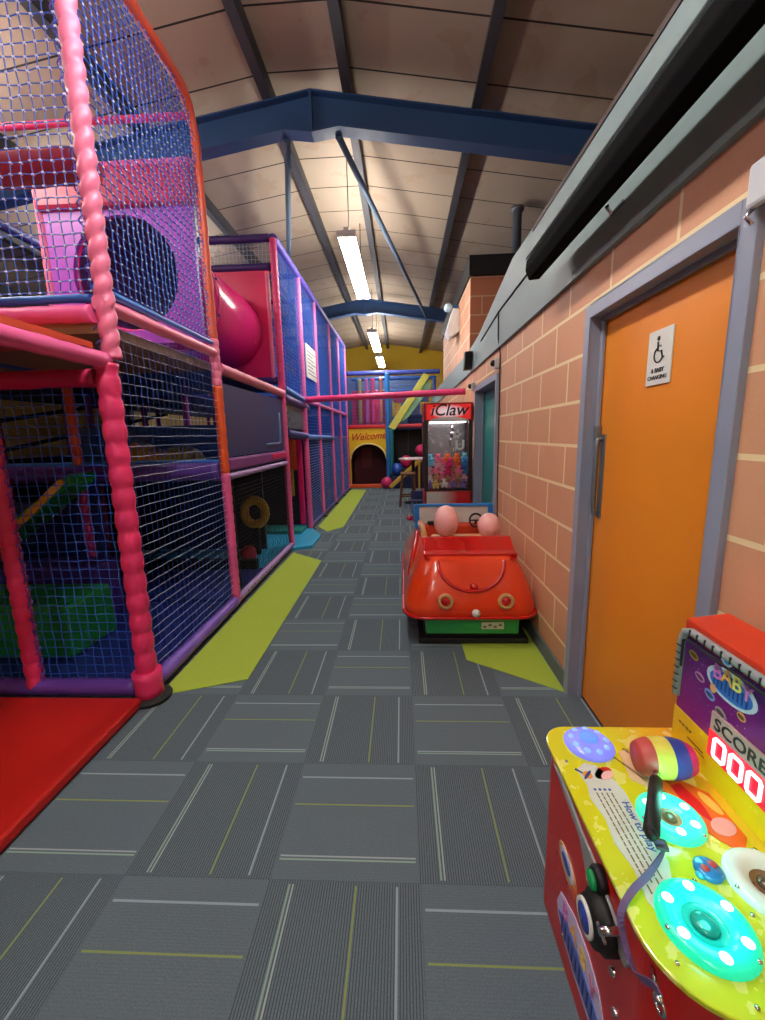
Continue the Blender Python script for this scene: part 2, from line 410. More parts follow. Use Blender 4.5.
MB().tube([(WX-.032, 4.05, 2.52), (WX-.03, 4.045, 2.3), (WX-.008, 4.04, 2.15), (WX-.006, 4.035, 1.2), (WX-.008, 4.0, .7), (WX-.012, 3.92, .4)], .006, 6).build('cable', RUBBER, label='thin dark cable hanging down the wall beside teal door', cat='cable')
t = thing('wall_speaker', (WX-.03, 5.55, 2.35), 'small black speaker wedge on fascia above teal door', 'speaker')
MB().prism([(5.42, 2.44), (5.55, 2.45), (5.62, 2.24), (5.50, 2.24)], 0, WX-.12, WX-.03).build('cabinet', BLACK, t, bevel=.006)
MB().box((WX-.05, 5.6, 2.3), (WX-.02, 5.64, 2.48)).build('bracket', GREYSTEEL, t)
# white flood light / camera on the store wall
t = thing('wall_floodlight', (WX, 7.0, 3.15), 'white wall light with clear lens on the brick store', 'light')
MB().prism([(WX, 3.32), (WX-.10, 3.34), (WX-.20, 3.02), (WX-.14, 2.92), (WX, 3.0)], 1, 6.85, 7.2).build('body', WHITE, t, bevel=.012)
MB().lathe([(0, 0), (.06, 0), (.07, .03), (.05, .07), (0, .08)], (WX-.16, 6.95, 3.36), axis=(-.4, -1, .1), n=16).build('lens', mat((200, 230, 250), .1, var=0), t)
MB().tube([(WX, 7.0, 3.4), (WX-.16, 7.0, 3.38)], .02, 8).build('arm', BLUEL, t)
CASE = mat((3, 3, 4), .9, var=0); CASE.node_tree.nodes['Principled BSDF'].inputs['Specular IOR Level'].default_value = .1
# long black heater casing hung in front of the fascia; it throws the dark band on fascia and wall
t = thing('hanging_heater', (WX-.14, 1.2, 2.5), 'long black tube heater hung along the grey fascia', 'heater')
HX = .775
prf = [(HX-.062, 2.345), (HX-.056, 2.40), (HX, 2.44), (HX+.046, 2.415), (HX+.052, 2.36), (HX+.02, 2.300), (HX-.04, 2.295)]
MB().prism(prf, 1, -1.5, 2.60).build('casing', CASE, t, bevel=.008)
MB().bar((HX-.038, -1.5, 2.428), (HX-.038, 2.605, 2.428), .006, .055, up=(.75, 0, .66)).build('edge_strip', mat((150, 160, 164), .35, metal=.3), t)
for y in (.4, 1.85):
    MB().tube([(HX+.04, y, 2.31), (HX+.07, y+.02, 2.29), (WX-.03, y+.03, 2.34)], .008, 8).build('bracket', CHROME, t)

# ------------------------------------------------------------------ padded play frames
def beads(a, b, r, seg=.085, twist=0., amp=.17):
    a, b = Vector(a), Vector(b); L = (b-a).length; k = 7; n = max(2, int(L/seg*k)); pts = [a.lerp(b, i/n) for i in range(n+1)]
    def rf(i, an):
        f = (i*L/n/seg+twist*an/(2*PI)) % 1.0
        return r*(1-amp+amp*math.sqrt(max(0, math.sin(PI*f))))
    return MB().tube(pts, r, 16, rf=rf)
def pad(a, b, r, n=12):
    a, b = Vector(a), Vector(b); L = (b-a).length; k = max(2, int(L/.05)); pts = [a.lerp(b, i/k) for i in range(k+1)]
    ph = random.random()*6
    return MB().tube(pts, r, n, rf=lambda i, an: r*(1+.035*math.sin(i*1.9+ph)+.03*math.sin(an*3+i*.7)))
def lacing(a, b, r, pitch=.07):
    a, b = Vector(a), Vector(b); L = (b-a).length; n = int(L/pitch*8)
    d = (b-a).normalized(); q = Vector((1, 0, 0)) if abs(d.x) < .9 else Vector((0, 1, 0)); e1 = d.cross(q).normalized(); e2 = d.cross(e1)
    return MB().tube([a.lerp(b, i/n)+(e1*math.cos(2*PI*i/8)+e2*math.sin(2*PI*i/8))*r for i in range(n+1)], .0035, 5)
def net(o, u, v, cell=.05, r=.0026, wob=.004, knots=0., two=None, seed=1):
    """net of cords: o origin, u and v edge vectors; u strands use material 0, v strands material 1"""
    rnd = random.Random(seed); o, u, v = Vector(o), Vector(u), Vector(v); nn = u.cross(v).normalized(); mb = MB()
    nu = max(1, round(u.length/cell)); nv = max(1, round(v.length/cell))
    P = [[o+u*(i/nu)+v*(j/nv)+(Vector((rnd.uniform(-1, 1), rnd.uniform(-1, 1), rnd.uniform(-1, 1)))*wob*(0 if i in (0, nu) or j in (0, nv) else 1)) for j in range(nv+1)] for i in range(nu+1)]
    for j in range(nv+1): mb.tube([P[i][j] for i in range(nu+1)], r, 3, cap=False, mi=0)
    for i in range(nu+1): mb.tube([P[i][j] for j in range(nv+1)], r, 3, cap=False, mi=1 if two else 0)
    if knots:
        for i in range(nu+1):
            for j in range(nv+1):
                c = P[i][j]; k = knots; mb.box(c-Vector((k, k, k*.6)), c+Vector((k, k, k*.6)), mi=2 if two else 1)
    return mb
X0, X1, X2, X3 = -1.46, -2.70, -3.95, -5.2
Y0, Y1, Y2, Y3, Y4, Y5, Y6, Y7 = 2.10, 3.38, 5.25, 6.40, 7.50, 8.90, 10.10, 11.30

# ---- near tower
T = thing('climbing_frame', (X0, Y0, 0), 'tall near tower of soft play frame with hot pink padded corner post', 'play frame', 'bays of the indoor play frame')
p = beads((X0, Y0, .06), (X0, Y0, 1.83), .056, .115, amp=.24).build('post', PINK, T, label='hot pink padded corner post')
pad((X0, Y0, .02), (X0, Y0, .17), .075).build('post_boot', PINK, p)
MB().lathe([(0, 0), (.105, 0), (.11, .012), (.105, .022), (.06, .03), (0, .03)], (X0+.01, Y0-.005, 0.002), n=28).build('foot_plate', RUBBER, p)
p = beads((X0+.01, Y0+.04, 1.86), (X0+.01, Y0+.04, 4.1), .046, .088, twist=1.6, amp=.40).build('post', PINKL, T, label='pale pink rope twisted upper post')
lacing((X0-.035, Y0+.03, 1.9), (X0-.035, Y0+.03, 3.9), .02).build('lacing', NETV, p)
p = beads((-2.13, Y0, .05), (-2.13, Y0, 1.80), .045, .085, amp=.15).build('post', PINK, T)
lacing((-2.08, Y0, .1), (-2.08, Y0, 1.7), .012).build('lacing', NETV, p)
beads((-2.95, Y0, .05), (-2.95, Y0, 1.80), .045, .085).build('post', PINK, T)
# second corner post in coloured lengths
beads((X0, Y1, .04), (X0, Y1, 1.17), .040, .08).build('post', PINKF, T)
beads((X0, Y1, 1.17), (X0, Y1, 1.86), .040, .10).build('post', ORANGE, T, label='orange padded length of second post')
beads((X0, Y1, 1.86), (X0, Y1, 2.22), .040, .06).build('post', PINKL, T)
top = [(X0, Y1, 2.2+i*.05) for i in range(29)]+[(X0, Y1-.02, 3.66), (X0, Y1-.07, 3.76), (X0, Y1-.16, 3.82)]+[(X0, Y1-.16-i*.08, 3.83) for i in range(1, 22)]
MB().tube(top, .035, 12, rf=lambda i, an: .035*(1-.05+.08*math.sin(i*1.7))).build('arched_rail', mat((214, 84, 62), .42, nscale=9.), T, label='orange padded rail bending down into a post')
lacing((X0-.03, Y1, .1), (X0-.03, Y1, 2.1), .016).build('lacing', NETV, T)
# inner posts
beads((X1, Y1, 1.24), (X1, Y1, 1.9), .038, .09).build('post', mat((206, 74, 50), .42), T, label='orange inner post above the deck')
beads((X1, Y1, .05), (X1, Y1, 1.12), .038, .08).build('post', mat((196, 66, 150), .42), T)
beads((X1, Y1, 2.2), (X1, Y1, 3.5), .036, .07).build('post', PINKL, T)
for x, y in ((X2, Y1), (X2, Y0)): beads((x, y, .05), (x, y, 2.0), .045, .09).build('post', mat((150, 40, 110), .45), T)
# rails
pad((X0-.06, Y0, .065), (-5.2, Y0, .065), .048).build('rail', PURPLE, T)
pad((X0, Y0+.07, .065), (X0, Y1-.03, .065), .045).build('rail', mat((118, 84, 186), .42, nscale=9., var=.2), T)
pad((X0-.03, Y0, 2.135), (-5.2, Y0, 2.135), .020).build('rail', BLUE, T)
pad((X0-.03, Y0, 2.065), (-5.2, Y0, 2.065), .042).build('rail', PINKF, T)
pad((X0, Y0, 2.185), (X0, Y1, 2.185), .018).build('rail', BLUEL, T)
pad((X0, Y0, 2.115), (X0, Y1, 2.115), .036).build('rail', PINKL, T)
pad((X0, -.4, 1.845), (X0, Y0, 1.845), .040).build('rail', PINKF, T)
pad((X0-.05, Y0, 1.765), (-5.2, Y0, 1.765), .045).build('rail', mat((190, 34, 90), .42), T)
pad((X0-.02, Y0+.12, 2.77), (-3.4, Y0+.12, 2.77), .075).build('rail', mat((150, 36, 58), .45), T, label='fat dark red padded bar on the upper front')
pad((X0, Y1, 3.74), (-4.5, Y1, 3.74), .024).build('rail', PINK, T)
pad((X0-.04, Y1, 1.19), (-5.2, Y1, 1.19), .075).build('rail', PURPLE, T)
pad((X0-.04, Y1, 1.27), (-5.2, Y1, 1.27), .016).build('rail', BLUEL, T)
pad((X1, Y0, 2.0), (X1, Y1, 2.0), .04).build('rail', BLUE, T)
# decks
MB().box((-5.2, Y0+.02, 1.98), (X0-.02, Y1, 2.03)).build('deck', TAN, T)
MB().box((-5.2, .2, 1.90), (X0-.04, Y0-.02, 1.93)).build('deck', mat((196, 76, 48), .45), T, label='orange edged deck reaching forward')
MB().box((-5.2, Y0+.06, .0), (X0-.03, Y1, .045)).build('floor_mat', NAVY, T)
# nets
net((X0-.03, Y0, .10), (-1.15+.5, 0, 0), (0, 0, 1.64), .052, .0026, two=True, seed=2).build('net', [NETB, NETB], T)
net((-2.17, Y0, .10), (-.76, 0, 0), (0, 0, 1.64), .052, .0030, two=True, seed=3).build('net', [NETB, NETB], T)
net((X0, Y0+.05, .10), (0, Y1-Y0-.08, 0), (0, 0, 1.98), .055, .0016, wob=.002, two=True, seed=4).build('net', [NETW, NETB], T)
net((X0-.03, Y0+.01, 2.17), (-1.6, 0, 0), (0, 0, 1.9), .052, .0030, knots=.0055, two=True, seed=5).build('net', [NETB, NETB, KNOT], T)
net((X0, Y0+.03, 2.22), (0, Y1-Y0-.06, 0), (0, 0, 1.58), .048, .0038, knots=.005, two=True, seed=6).build('net', [NETB, NETB, NETW], T)
# tube-entrance panel
def holed(x0, x1, z0, z1, cx, cz, r, y, th=.03, n=40):
    mb = MB(); vs = []; fs = []
    def sq(a):
        c, s = math.cos(a), math.sin(a); k = min(((x1-cx) if c > 0 else (cx-x0))/max(abs(c), 1e-6), ((z1-cz) if s > 0 else (cz-z0))/max(abs(s), 1e-6)); return (cx+c*k, cz+s*k)
    angs = sorted([2*PI*i/n for i in range(n)]+[math.atan2(zz-cz, xx-cx) % (2*PI) for xx in (x0, x1) for zz in (z0, z1)])
    for yy in (y, y+th):
        for a in angs: vs.append((cx+r*math.cos(a), yy, cz+r*math.sin(a)))
        for a in angs: q = sq(a); vs.append((q[0], yy, q[1]))
    m_ = len(angs)
    for i in range(m_):
        j = (i+1) % m_
        fs += [(i, j, m_+j, m_+i), (2*m_+i, 3*m_+i, 3*m_+j, 2*m_+j), (i, 2*m_+i, 2*m_+j, j), (m_+i, m_+j, 3*m_+j, 3*m_+i)]
    return mb.add(vs, fs)
holed(-2.66, -1.52, 2.2, 3.16, -2.08, 2.70, .41, Y1-.03).build('tunnel_panel', LAVPANEL, T, label='purple panel with a round tunnel mouth')
MB().box((-2.70, Y1-.07, 3.15), (-1.50, Y1+.03, 3.42)).build('bumper', mat((196, 44, 84), .4, nscale=4.), T, bevel=.03)
pad((-2.7, Y1-.03, 3.43), (-1.5, Y1-.03, 3.43), .03).build('rail', PINKF, T)
# inner boards that close off the depth of the tower
MB().box((-5.2, Y1+.02, .06), (-2.8, Y1+.06, .95)).build('inner_board', NAVY, T)
MB().box((-5.2, 3.0, .04), (-2.4, 3.30, .50)).build('pad_block', mat((70, 50, 150), .45), T, bevel=.03)
# green slide, block and yellow rail inside
t = thing('inner_slide', (-2.9, 2.9, .1), 'green slide with a yellow rail inside the near tower', 'slide')
MB().prism([(-3.7, .30), (-2.5, 1.13), (-2.5, 1.22), (-3.7, .39)], 1, 3.0, 3.30).build('slide_bed', GREEN, t, bevel=.02)
MB().tube([(-3.6, 2.9, .25), (-2.47, 2.9, 1.17)], .024, 10).build('side_rail', mat((210, 150, 30), .45), t)
for xs, zs in ((-3.55, .42), (-2.52, 1.15)): MB().bar((xs, 3.28, .0), (xs, 3.28, zs), .05, .05).build('support', NAVY, t)
MB().box((-3.5, 2.42, .046), (-2.17, 2.86, .42)).build('foam_block', GREEN, label='green foam block on navy mat inside near tower', cat='block', bevel=.03)

# ---- tunnel tube
t = thing('tunnel_tube', (-2.08, 4.3, 2.28), 'shiny magenta crawl tube between two play tower panels', 'tube')
tb = MB(); prof = [(.41, 0), (.43, .01), (.43, 1.84), (.41, 1.85), (.40, 1.83), (.40, .02), (.41, 0)]
tb.lathe(prof, (-2.08, Y1+.01, 2.72), axis=(0, 1, 0), n=40).build('shell', mat((238, 30, 130), .22, var=.05), t)
MB().lathe([(.396, .012), (.396, 1.84)], (-2.08, Y1+.01, 2.72), axis=(0, 1, 0), n=40).build('shade_sleeve', mat((96, 44, 112), .5), t)  # added inner layer; the shade inside the tube is put into its colour
MB().lathe([(.431, -.02), (.45, -.02), (.45, .02), (.431, .02)], (-2.08, Y1+.62, 2.72), axis=(0, 1, 0), n=40).build('joint_flange', mat((220, 20, 120), .3), t)
for a in (20, 60, 340): MB().ball((-2.08+.455*math.cos(math.radians(a)), Y1+.62, 2.72+.455*math.sin(math.radians(a))), .014, 8, 6).build('bolt', NAVY, t)

# ---- middle bay (window bay)
T = thing('climbing_frame', (X0, Y2, 0), 'play frame bay with dark window under the pink rail, beside green floor strip', 'play frame', 'bays of the indoor play frame')
p = beads((X0, Y2, .04), (X0, Y2, 1.97), .040, .075).build('post', PINKF, T)
MB().box((X0-.04, Y2-.05, .0), (X0+.05, Y2+.05, .02)).build('foot_plate', RUBBER, p)
beads((X0, Y2, 1.97), (X0, Y2, 3.72), .044, .075).build('post', mat((226, 70, 130), .4), T)
pad((X0, Y1+.03, 2.01), (X0, Y2-.02, 1.985), .046).build('rail', PINKL, T)
pad((X0, Y1+.03, 1.135), (X0, Y2-.03, 1.135), .028).build('rail', LILAC, T)
pad((X0, Y1+.03, .065), (X0, Y2-.03, .065), .038).build('rail', LILAC, T)
hl = MB()
for k in range(20): hl.lathe([(0, 0), (.007, 0), (.007, .004), (0, .004)], (X0+.036, Y1+.2+k*.085, .075), axis=(1, 0, 0), n=8)
hl.build('rail_holes', BLACK, T)
MB().box((X0-.02, Y1+.05, 1.18), (X0+.02, Y2-.05, 1.29)).build('bumper', mat((132, 60, 140), .45), T, bevel=.02)
MB().box((X0-.028, Y2-.65, 1.20), (X0+.026, Y2-.05, 1.28)).build('bumper', MAG, T, bevel=.02)
wf = MB(); wf.box((X0-.012, Y1+.06, 1.30), (X0, Y2-.06, 1.90)); wf.build('window_sheet', mat((22, 52, 116), .35, alpha=.93, var=0), T, label='dark tinted window sheet')
wt = MB().tube([(X0+.006, Y2-.75, 1.38), (X0+.006, Y2-.28, 1.38), (X0+.006, Y2-.23, 1.43), (X0+.006, Y2-.23, 1.74)], .012, 8); wt.build('window_trim', mat((96, 120, 160), .4), T)
net((X0, Y1+.05, .11), (0, Y2-Y1-.1, 0), (0, 0, 1.0), .038, .0022, two=True, seed=8).build('net', [NETK, NETK], T)
MB().box((X0-.28, Y2-.02, 2.12), (X0-.03, Y2+.02, 2.18)).build('bracket', PURPLED, T)
holed(-2.45, -1.53, 2.17, 3.38, -2.08, 2.72, .42, Y2-.02, .03).build('tunnel_panel', MAG, T, label='magenta panel at the far end of the tube')
pad((-1.5, Y2, 3.42), (-3.8, Y2, 3.42), .045).build('rail', PURPLED, T)
pad((-1.5, Y2, 3.73), (-3.8, Y2, 3.73), .045).build('rail', PURPLED, T)
pad((-1.5, Y2, 2.14), (-2.6, Y2, 2.14), .045).build('rail', PURPLED, T)
beads((X0-.09, Y2-.02, 2.15), (X0-.09, Y2-.02, 3.36), .022, .04, twist=1.).build('post', PINKL, T)
net((-1.5, Y2, 3.46), (-2.2, 0, 0), (0, 0, .24), .045, .0024, two=True).build('net', [NETW, NETW], T)
beads((X1, Y2, .05), (X1, Y2, 3.7), .042, .09).build('post', mat((176, 60, 140), .42), T)
MB().box((-5.2, Y1+.1, 1.13), (X0-.05, Y2, 1.18)).build('deck', NAVY, T)
MB().box((-5.2, Y1+.1, 2.02), (X1+.2, Y2, 2.07)).build('deck', NAVY, T)
MB().box((X0-1.5, Y1+.1, 2.0), (X0-.06, Y2, 2.05)).build('deck', BLUE, T)
MB().box((-5.2, Y1+.08, 0), (X0-.04, 4.35, .04)).build('floor_mat', NAVY, T)
MB().box((-4.0, 5.0, 1.2), (-1.9, 5.05, 1.62)).build('inner_board', BLUE, T)
MB().box((-3.4, 5.1, .05), (-1.75, 5.14, 1.1)).build('inner_board', mat((26, 30, 52), .5), T)
# dark lacing post just behind the second post
p = beads((X0-.06, Y1+.22, .05), (X0-.06, Y1+.22, 1.1), .028, .05, amp=.3).build('post', mat((44, 46, 34), .6), T, label='dark olive laced upright behind the net')
# cyan stepping floor
MB().prism([(-3.2, 4.35), (-1.55, 4.35), (-1.5, 5.15), (-1.20, 5.30), (-1.20, 5.9), (-1.42, 6.36), (-3.2, 6.36)], 2, 0, .035).build('floor_mat', CYAN, T, label='bright cyan floor mat at the entrance')
MB().box((-3.0, 4.30, .036), (-1.6, 4.38, .14)).build('step_edge', BLACK, T)
MB().box((-3.2, 5.95, .035), (-1.5, 6.34, .09)).build('step', TEAL, T, bevel=.01)
# yellow ring toy
t = thing('play_ring', (-1.8, 4.92, .04), 'yellow foam ring standing behind the black net', 'toy')
MB().tube([(-1.80+.13*math.cos(a), 4.92, .56+.15*math.sin(a)) for a in [2*PI*i/28 for i in range(28)]], .055, 12, closed=True).build('ring', mat((206, 160, 40), .45), t)
MB().box((-1.84, 4.88, .035), (-1.76, 4.96, .38)).build('stand', RUBBER, t, bevel=.01)
MB().lathe([(0, 0), (.06, 0), (.085, .03), (.09, .12), (.05, .18), (0, .19)], (-1.80, 4.62, .036), n=18).build('foam_cone', mat((190, 40, 60), .45), label='small red foam pad in front of the yellow ring', cat='toy')

# ---- far run of bays
T = thing('climbing_frame', (X0, 8.3, 0), 'long far run of play frame with blue nets and pink posts', 'play frame', 'bays of the indoor play frame')
for y in (Y3, Y4, Y5, Y6, Y7):
    r = .044 if y < 7 else .04
    p = beads((X0, y, .03), (X0, y, 2.0), r, .075).build('post', PINKF, T)
    beads((X0, y, 2.0), (X0, y, 3.70), r, .065, twist=1.).build('post', mat((224, 110, 176), .4), T)
    MB().box((X0-.04, y-.05, .0), (X0+.07, y+.05, .02)).build('foot_plate', RUBBER, p)
    beads((X1, y, .03), (X1, y, 3.70), .042, .1).build('post', mat((170, 80, 170), .45), T)
pad((X0, Y2, 3.73), (X0, Y7, 3.73), .050).build('rail', mat((96, 80, 190), .4), T)
pad((X1, Y2, 3.73), (X1, Y7, 3.73), .045).build('rail', BLUE, T)
for y in (Y3, Y4, Y5, Y6, Y7): pad((X0, y, 3.72), (X1, y, 3.72), .04).build('rail', PURPLED, T)
pad((X0, Y2+.05, 2.06), (X0, Y3, 1.99), .040).build('rail', BLUEL, T)
pad((X0-.02, Y2+.05, 1.94), (X0-.02, Y3+.2, 1.90), .06).build('rail', PURPLED, T)
pad((X0, Y3, 2.0), (X0, Y7, 2.0), .034).build('rail', mat((200, 90, 180), .42), T)
pad((X0, Y2+.1, 1.50), (X0, Y3, 1.46), .05).build('rail', NAVY, T)
pad((X0, Y3, 1.45), (X0, Y5, 1.42), .042).build('rail', BLUEL, T)
pad((X0, Y3+.03, .05), (X0, Y7, .05), .034).build('rail', mat((84, 76, 150), .4), T)
for k, (a, c) in enumerate(((Y2, Y3), (Y3, Y4), (Y4, Y5), (Y5, Y6), (Y6, Y7))):
    net((X0, a+.04, 2.08), (0, c-a-.08, 0), (0, 0, 1.62), .05, .0042, two=True, seed=20+k).build('net', [NETB, NETB], T)
    MB().box((X1-.02, a+.05, 2.1), (X1+.02, c-.05, 3.0)).build('inner_board', mat((36, 110, 190), .45), T, bevel=.015)
    if a >= Y3:
        net((X0, a+.04, 1.46), (0, c-a-.08, 0), (0, 0, .52), .05, .0035, two=True, seed=30+k).build('net', [NETB, NETB], T)
        net((X0, a+.04, .08), (0, c-a-.08, 0), (0, 0, 1.33), .045, .003, two=True, seed=40+k).build('net', [NETW, NETB], T)
MB().box((X0-.06, Y5+.1, .1), (X0-.03, Y7, 1.9)).build('bumper', mat((30, 74, 176), .45), T, bevel=.012)
MB().box((X1, Y3, 2.02), (X0-.03, Y7, 2.07)).build('deck', BLUE, T)
MB().box((X1, Y3, 1.38), (X0-.05, Y7, 1.43)).build('deck', NAVY, T)
MB().box((X1, Y3+.05, .0), (X0-.03, Y7, .045)).build('floor_mat', mat((30, 50, 130), .45), T)
MB().box((X1-.02, Y3, .05), (X1+.02, Y7, 1.4)).build('inner_board', mat((50, 40, 110), .5), T)
MB().box((X1-.02, Y3, 1.44), (X1+.02, Y7, 2.0)).build('inner_board', mat((30, 84, 160), .5), T)
MB().box((-2.6, Y3-.04, .1), (-1.60, Y3, 1.42)).build('inner_board', mat((36, 26, 36), .5), T)
MB().box((-1.60, Y3-.09, .1), (-1.51, Y3-.05, 1.42)).build('bumper', MAG, T, bevel=.02)
MB().box((-1.80, Y3-.09, .95), (-1.60, Y3-.05, 1.42)).build('bumper', ORANGE, T, bevel=.02)
MB().box((-1.74, Y3-.10, .55), (-1.66, Y3-.06, .98)).build('bumper', mat((190, 150, 50), .45), T, bevel=.02)
MB().box((X0-.02, Y2+.15, 1.56), (X0-.01, Y3-.05, 1.88)).build('window_sheet', mat((90, 110, 130), .3, alpha=.5), T)
MB().box((X1, Y7+.06, .05), (X0, Y7+.1, 2.0)).build('inner_board', mat((34, 58, 140), .5), T)
MB().box((X1, Y7+.06, 2.08), (X0, Y7+.1, 3.65)).build('inner_board', mat((60, 128, 190), .5), T)
for k, y in enumerate((Y4, Y5, Y6)):
    net((X1, y, 2.1), (X0-X1, 0, 0), (0, 0, 1.58), .055, .004, two=True, seed=70+k).build('net', [NETB, NETB], T)
    MB().box((X1, y-.015, .06), (X0-.35, y+.015, 1.36)).build('inner_board', mat((34, 50, 130), .5), T, bevel=.01)
# notice board
t = thing('notice_board', (X0+.02, 6.96, 2.36), 'white rules board with lines of text on the blue net', 'sign')
MB().box((X0+.01, 6.62, 2.36), (X0+.03, 7.32, 2.86)).build('board', WHITE, t, bevel=.004)
ln = MB()
for k in range(7): ln.box((X0+.031, 6.68, 2.42+k*.055), (X0+.033, 7.26-(k % 3)*.1, 2.436+k*.055))
ln.build('printed_lines', mat((90, 120, 140), .5), t)
# overhead pole
beadp = pad((X0+.02, Y3, 2.0), (WX, 6.22, 2.04), .046, 14); beadp.build('overhead_pole', mat((222, 58, 120), .35, nscale=20., var=.25), label='pink padded pole spanning the aisle overhead', cat='pole')

# ---- deep interior seen through nets: dark back frames against the yellow wall
T = thing('climbing_frame', (-5.2, 6, 0), 'dark inner frame of play area with slanting rails before yellow blocks', 'play frame', 'bays of the indoor play frame')
for x in (X2, X3):
    for y in (Y0+.3, Y2, Y3, Y5, Y7): beads((x, y, .03), (x, y, 3.6), .045, .1).build('post', mat((130, 40, 110), .5), T)
for x in (X2,):
    for z in (1.1, 2.05, 3.6): pad((x, Y0, z), (x, Y7, z), .05).build('rail', mat((44, 40, 110), .5), T)
for y, z0 in ((5.0, 1.5), (5.0, 1.15)): MB().bar((-4.9, 3.6, z0), (-4.6, 8.2, z0+.8), .03, .05).build('stair_rail', BLACK, T)
MB().box((-5.25, 3.5, .03), (-5.2, 11.2, 1.25)).build('inner_board', mat((16, 26, 66), .6), T)
MB().box((-5.25, 3.5, 2.1), (-5.2, 11.2, 3.0)).build('inner_board', mat((20, 34, 80), .6), T)
MB().box((-5.2, Y2, 2.02), (X1-.1, Y7, 2.08)).build('deck', NAVY, T)
MB().box((-5.2, Y2, 1.08), (X1-.1, Y7, 1.14)).build('deck', NAVY, T)
MB().box((-5.2, 2.2, 0.0), (X1-.6, 2.25, 0.0+.05)).build('floor_edge', NAVY, T)
MB().box((-4.6, 7.6, .06), (-3.6, 7.7, 1.05)).build('inner_board', mat((20, 90, 60), .6), T)
# yellow moulding inside on the deck
t = thing('play_mound', (-2.45, 4.45, 1.18), 'yellow plastic mound on the deck inside the frame', 'toy')
MB().ball((-2.4, 4.5, 1.22), (.22, .26, .17), 20, 12).build('dome', mat((206, 190, 30), .35), t)
MB().prism([(-2.85, 1.20), (-2.4, 1.20), (-2.4, 1.24), (-2.8, 1.44), (-2.85, 1.42)], 1, 4.3, 4.5).build('ramp', mat((220, 160, 40), .4), t, bevel=.01)

# ---- red crash mat
t = thing('crash_mat', (-2.6, 1.1, 0), 'large red vinyl crash mat in front of the near play tower', 'mat')
MB().box((-4.4, -.3, .0), (-1.455, 2.02, .055)).build('mat_body', REDMAT, t, bevel=.014, seg=3)
MB().box((-1.4555, -.28, .012), (-1.452, 2.0, .018)).build('seam', mat((120, 14, 14), .5), t)

# ------------------------------------------------------------------ back play house
BY = 11.7
T = thing('welcome_playhouse', (-.9, BY, 0), 'yellow arched Welcome playhouse front at the end of the aisle', 'playhouse')
n = 20; cx, rr, sp_ = -.93, .495, .80
arch = [(-1.46, .08), (-1.46, 1.66), (-.40, 1.66), (-.40, .08), (cx+rr, .08), (cx+rr, sp_)]+[(cx+rr*math.cos(PI*i/n), sp_+rr*.86*math.sin(PI*i/n)) for i in range(1, n)]+[(cx-rr, sp_), (cx-rr, .08)]
ap = MB()
# split the arch panel into quads so that it triangulates cleanly
inn = [(cx+rr, .08)]+[(cx+rr*math.cos(PI*i/n), sp_+rr*.86*math.sin(PI*i/n)) for i in range(n+1)]+[(cx-rr, .08)]
out = [(-.40, .08)]+[(-.40, sp_)]+[(-.40+(-1.06)*(i/n), 1.66) if 0 < i < n else ((-.40, sp_+.05) if i == 0 else (-1.46, sp_+.05)) for i in range(1, n)]+[(-1.46, sp_)]+[(-1.46, .08)]
out = [(-.40, .08), (-.40, sp_)]+[(-.40-1.06*(i-1)/(n-2), 1.66) for i in range(1, n)]+[(-1.46, sp_), (-1.46, .08)]
k = len(inn); vs = [(x, BY, z) for x, z in inn]+[(x, BY, z) for x, z in out]+[(x, BY+.05, z) for x, z in inn]+[(x, BY+.05, z) for x, z in out]
fs = []
for i in range(k-1): fs += [(i, i+1, k+i+1, k+i), (2*k+i, 3*k+i, 3*k+i+1, 2*k+i+1), (i, 2*k+i, 2*k+i+1, i+1), (k+i, k+i+1, 3*k+i+1, 3*k+i)]
ap.add(vs, fs); ap.build('arch_panel', mat((240, 196, 30), .4), T)
MB().tube([(x, BY-.01, z) for x, z in inn[1:-1]], .022, 8).build('arch_trim', mat((236, 220, 150), .4), T)
MB().box((-1.48, BY-.03, 1.64), (-.36, BY+.07, 1.74)).build('top_band', mat((210, 30, 40), .4), T, bevel=.02)
MB().box((-1.48, BY-.10, .0), (-.36, BY+.06, .10)).build('door_step', mat((236, 90, 40), .4), T, bevel=.02)
text('Welcome', .27, mat((190, 40, 30), .5), T, (-.93, BY-.004, 1.42), (1, .0, .05), (0, 0, 1), shear=.35, depth=.004, sx=.92)
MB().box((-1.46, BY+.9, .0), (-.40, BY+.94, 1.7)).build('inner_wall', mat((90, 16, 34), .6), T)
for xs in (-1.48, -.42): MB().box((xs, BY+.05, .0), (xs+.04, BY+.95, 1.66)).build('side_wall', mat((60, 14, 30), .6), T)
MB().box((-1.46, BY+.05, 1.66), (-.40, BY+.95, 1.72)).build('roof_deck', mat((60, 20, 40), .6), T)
MB().box((-1.2, BY+.86, .5), (-.9, BY+.895, 1.1)).build('panel_square', mat((120, 30, 40), .5), T)
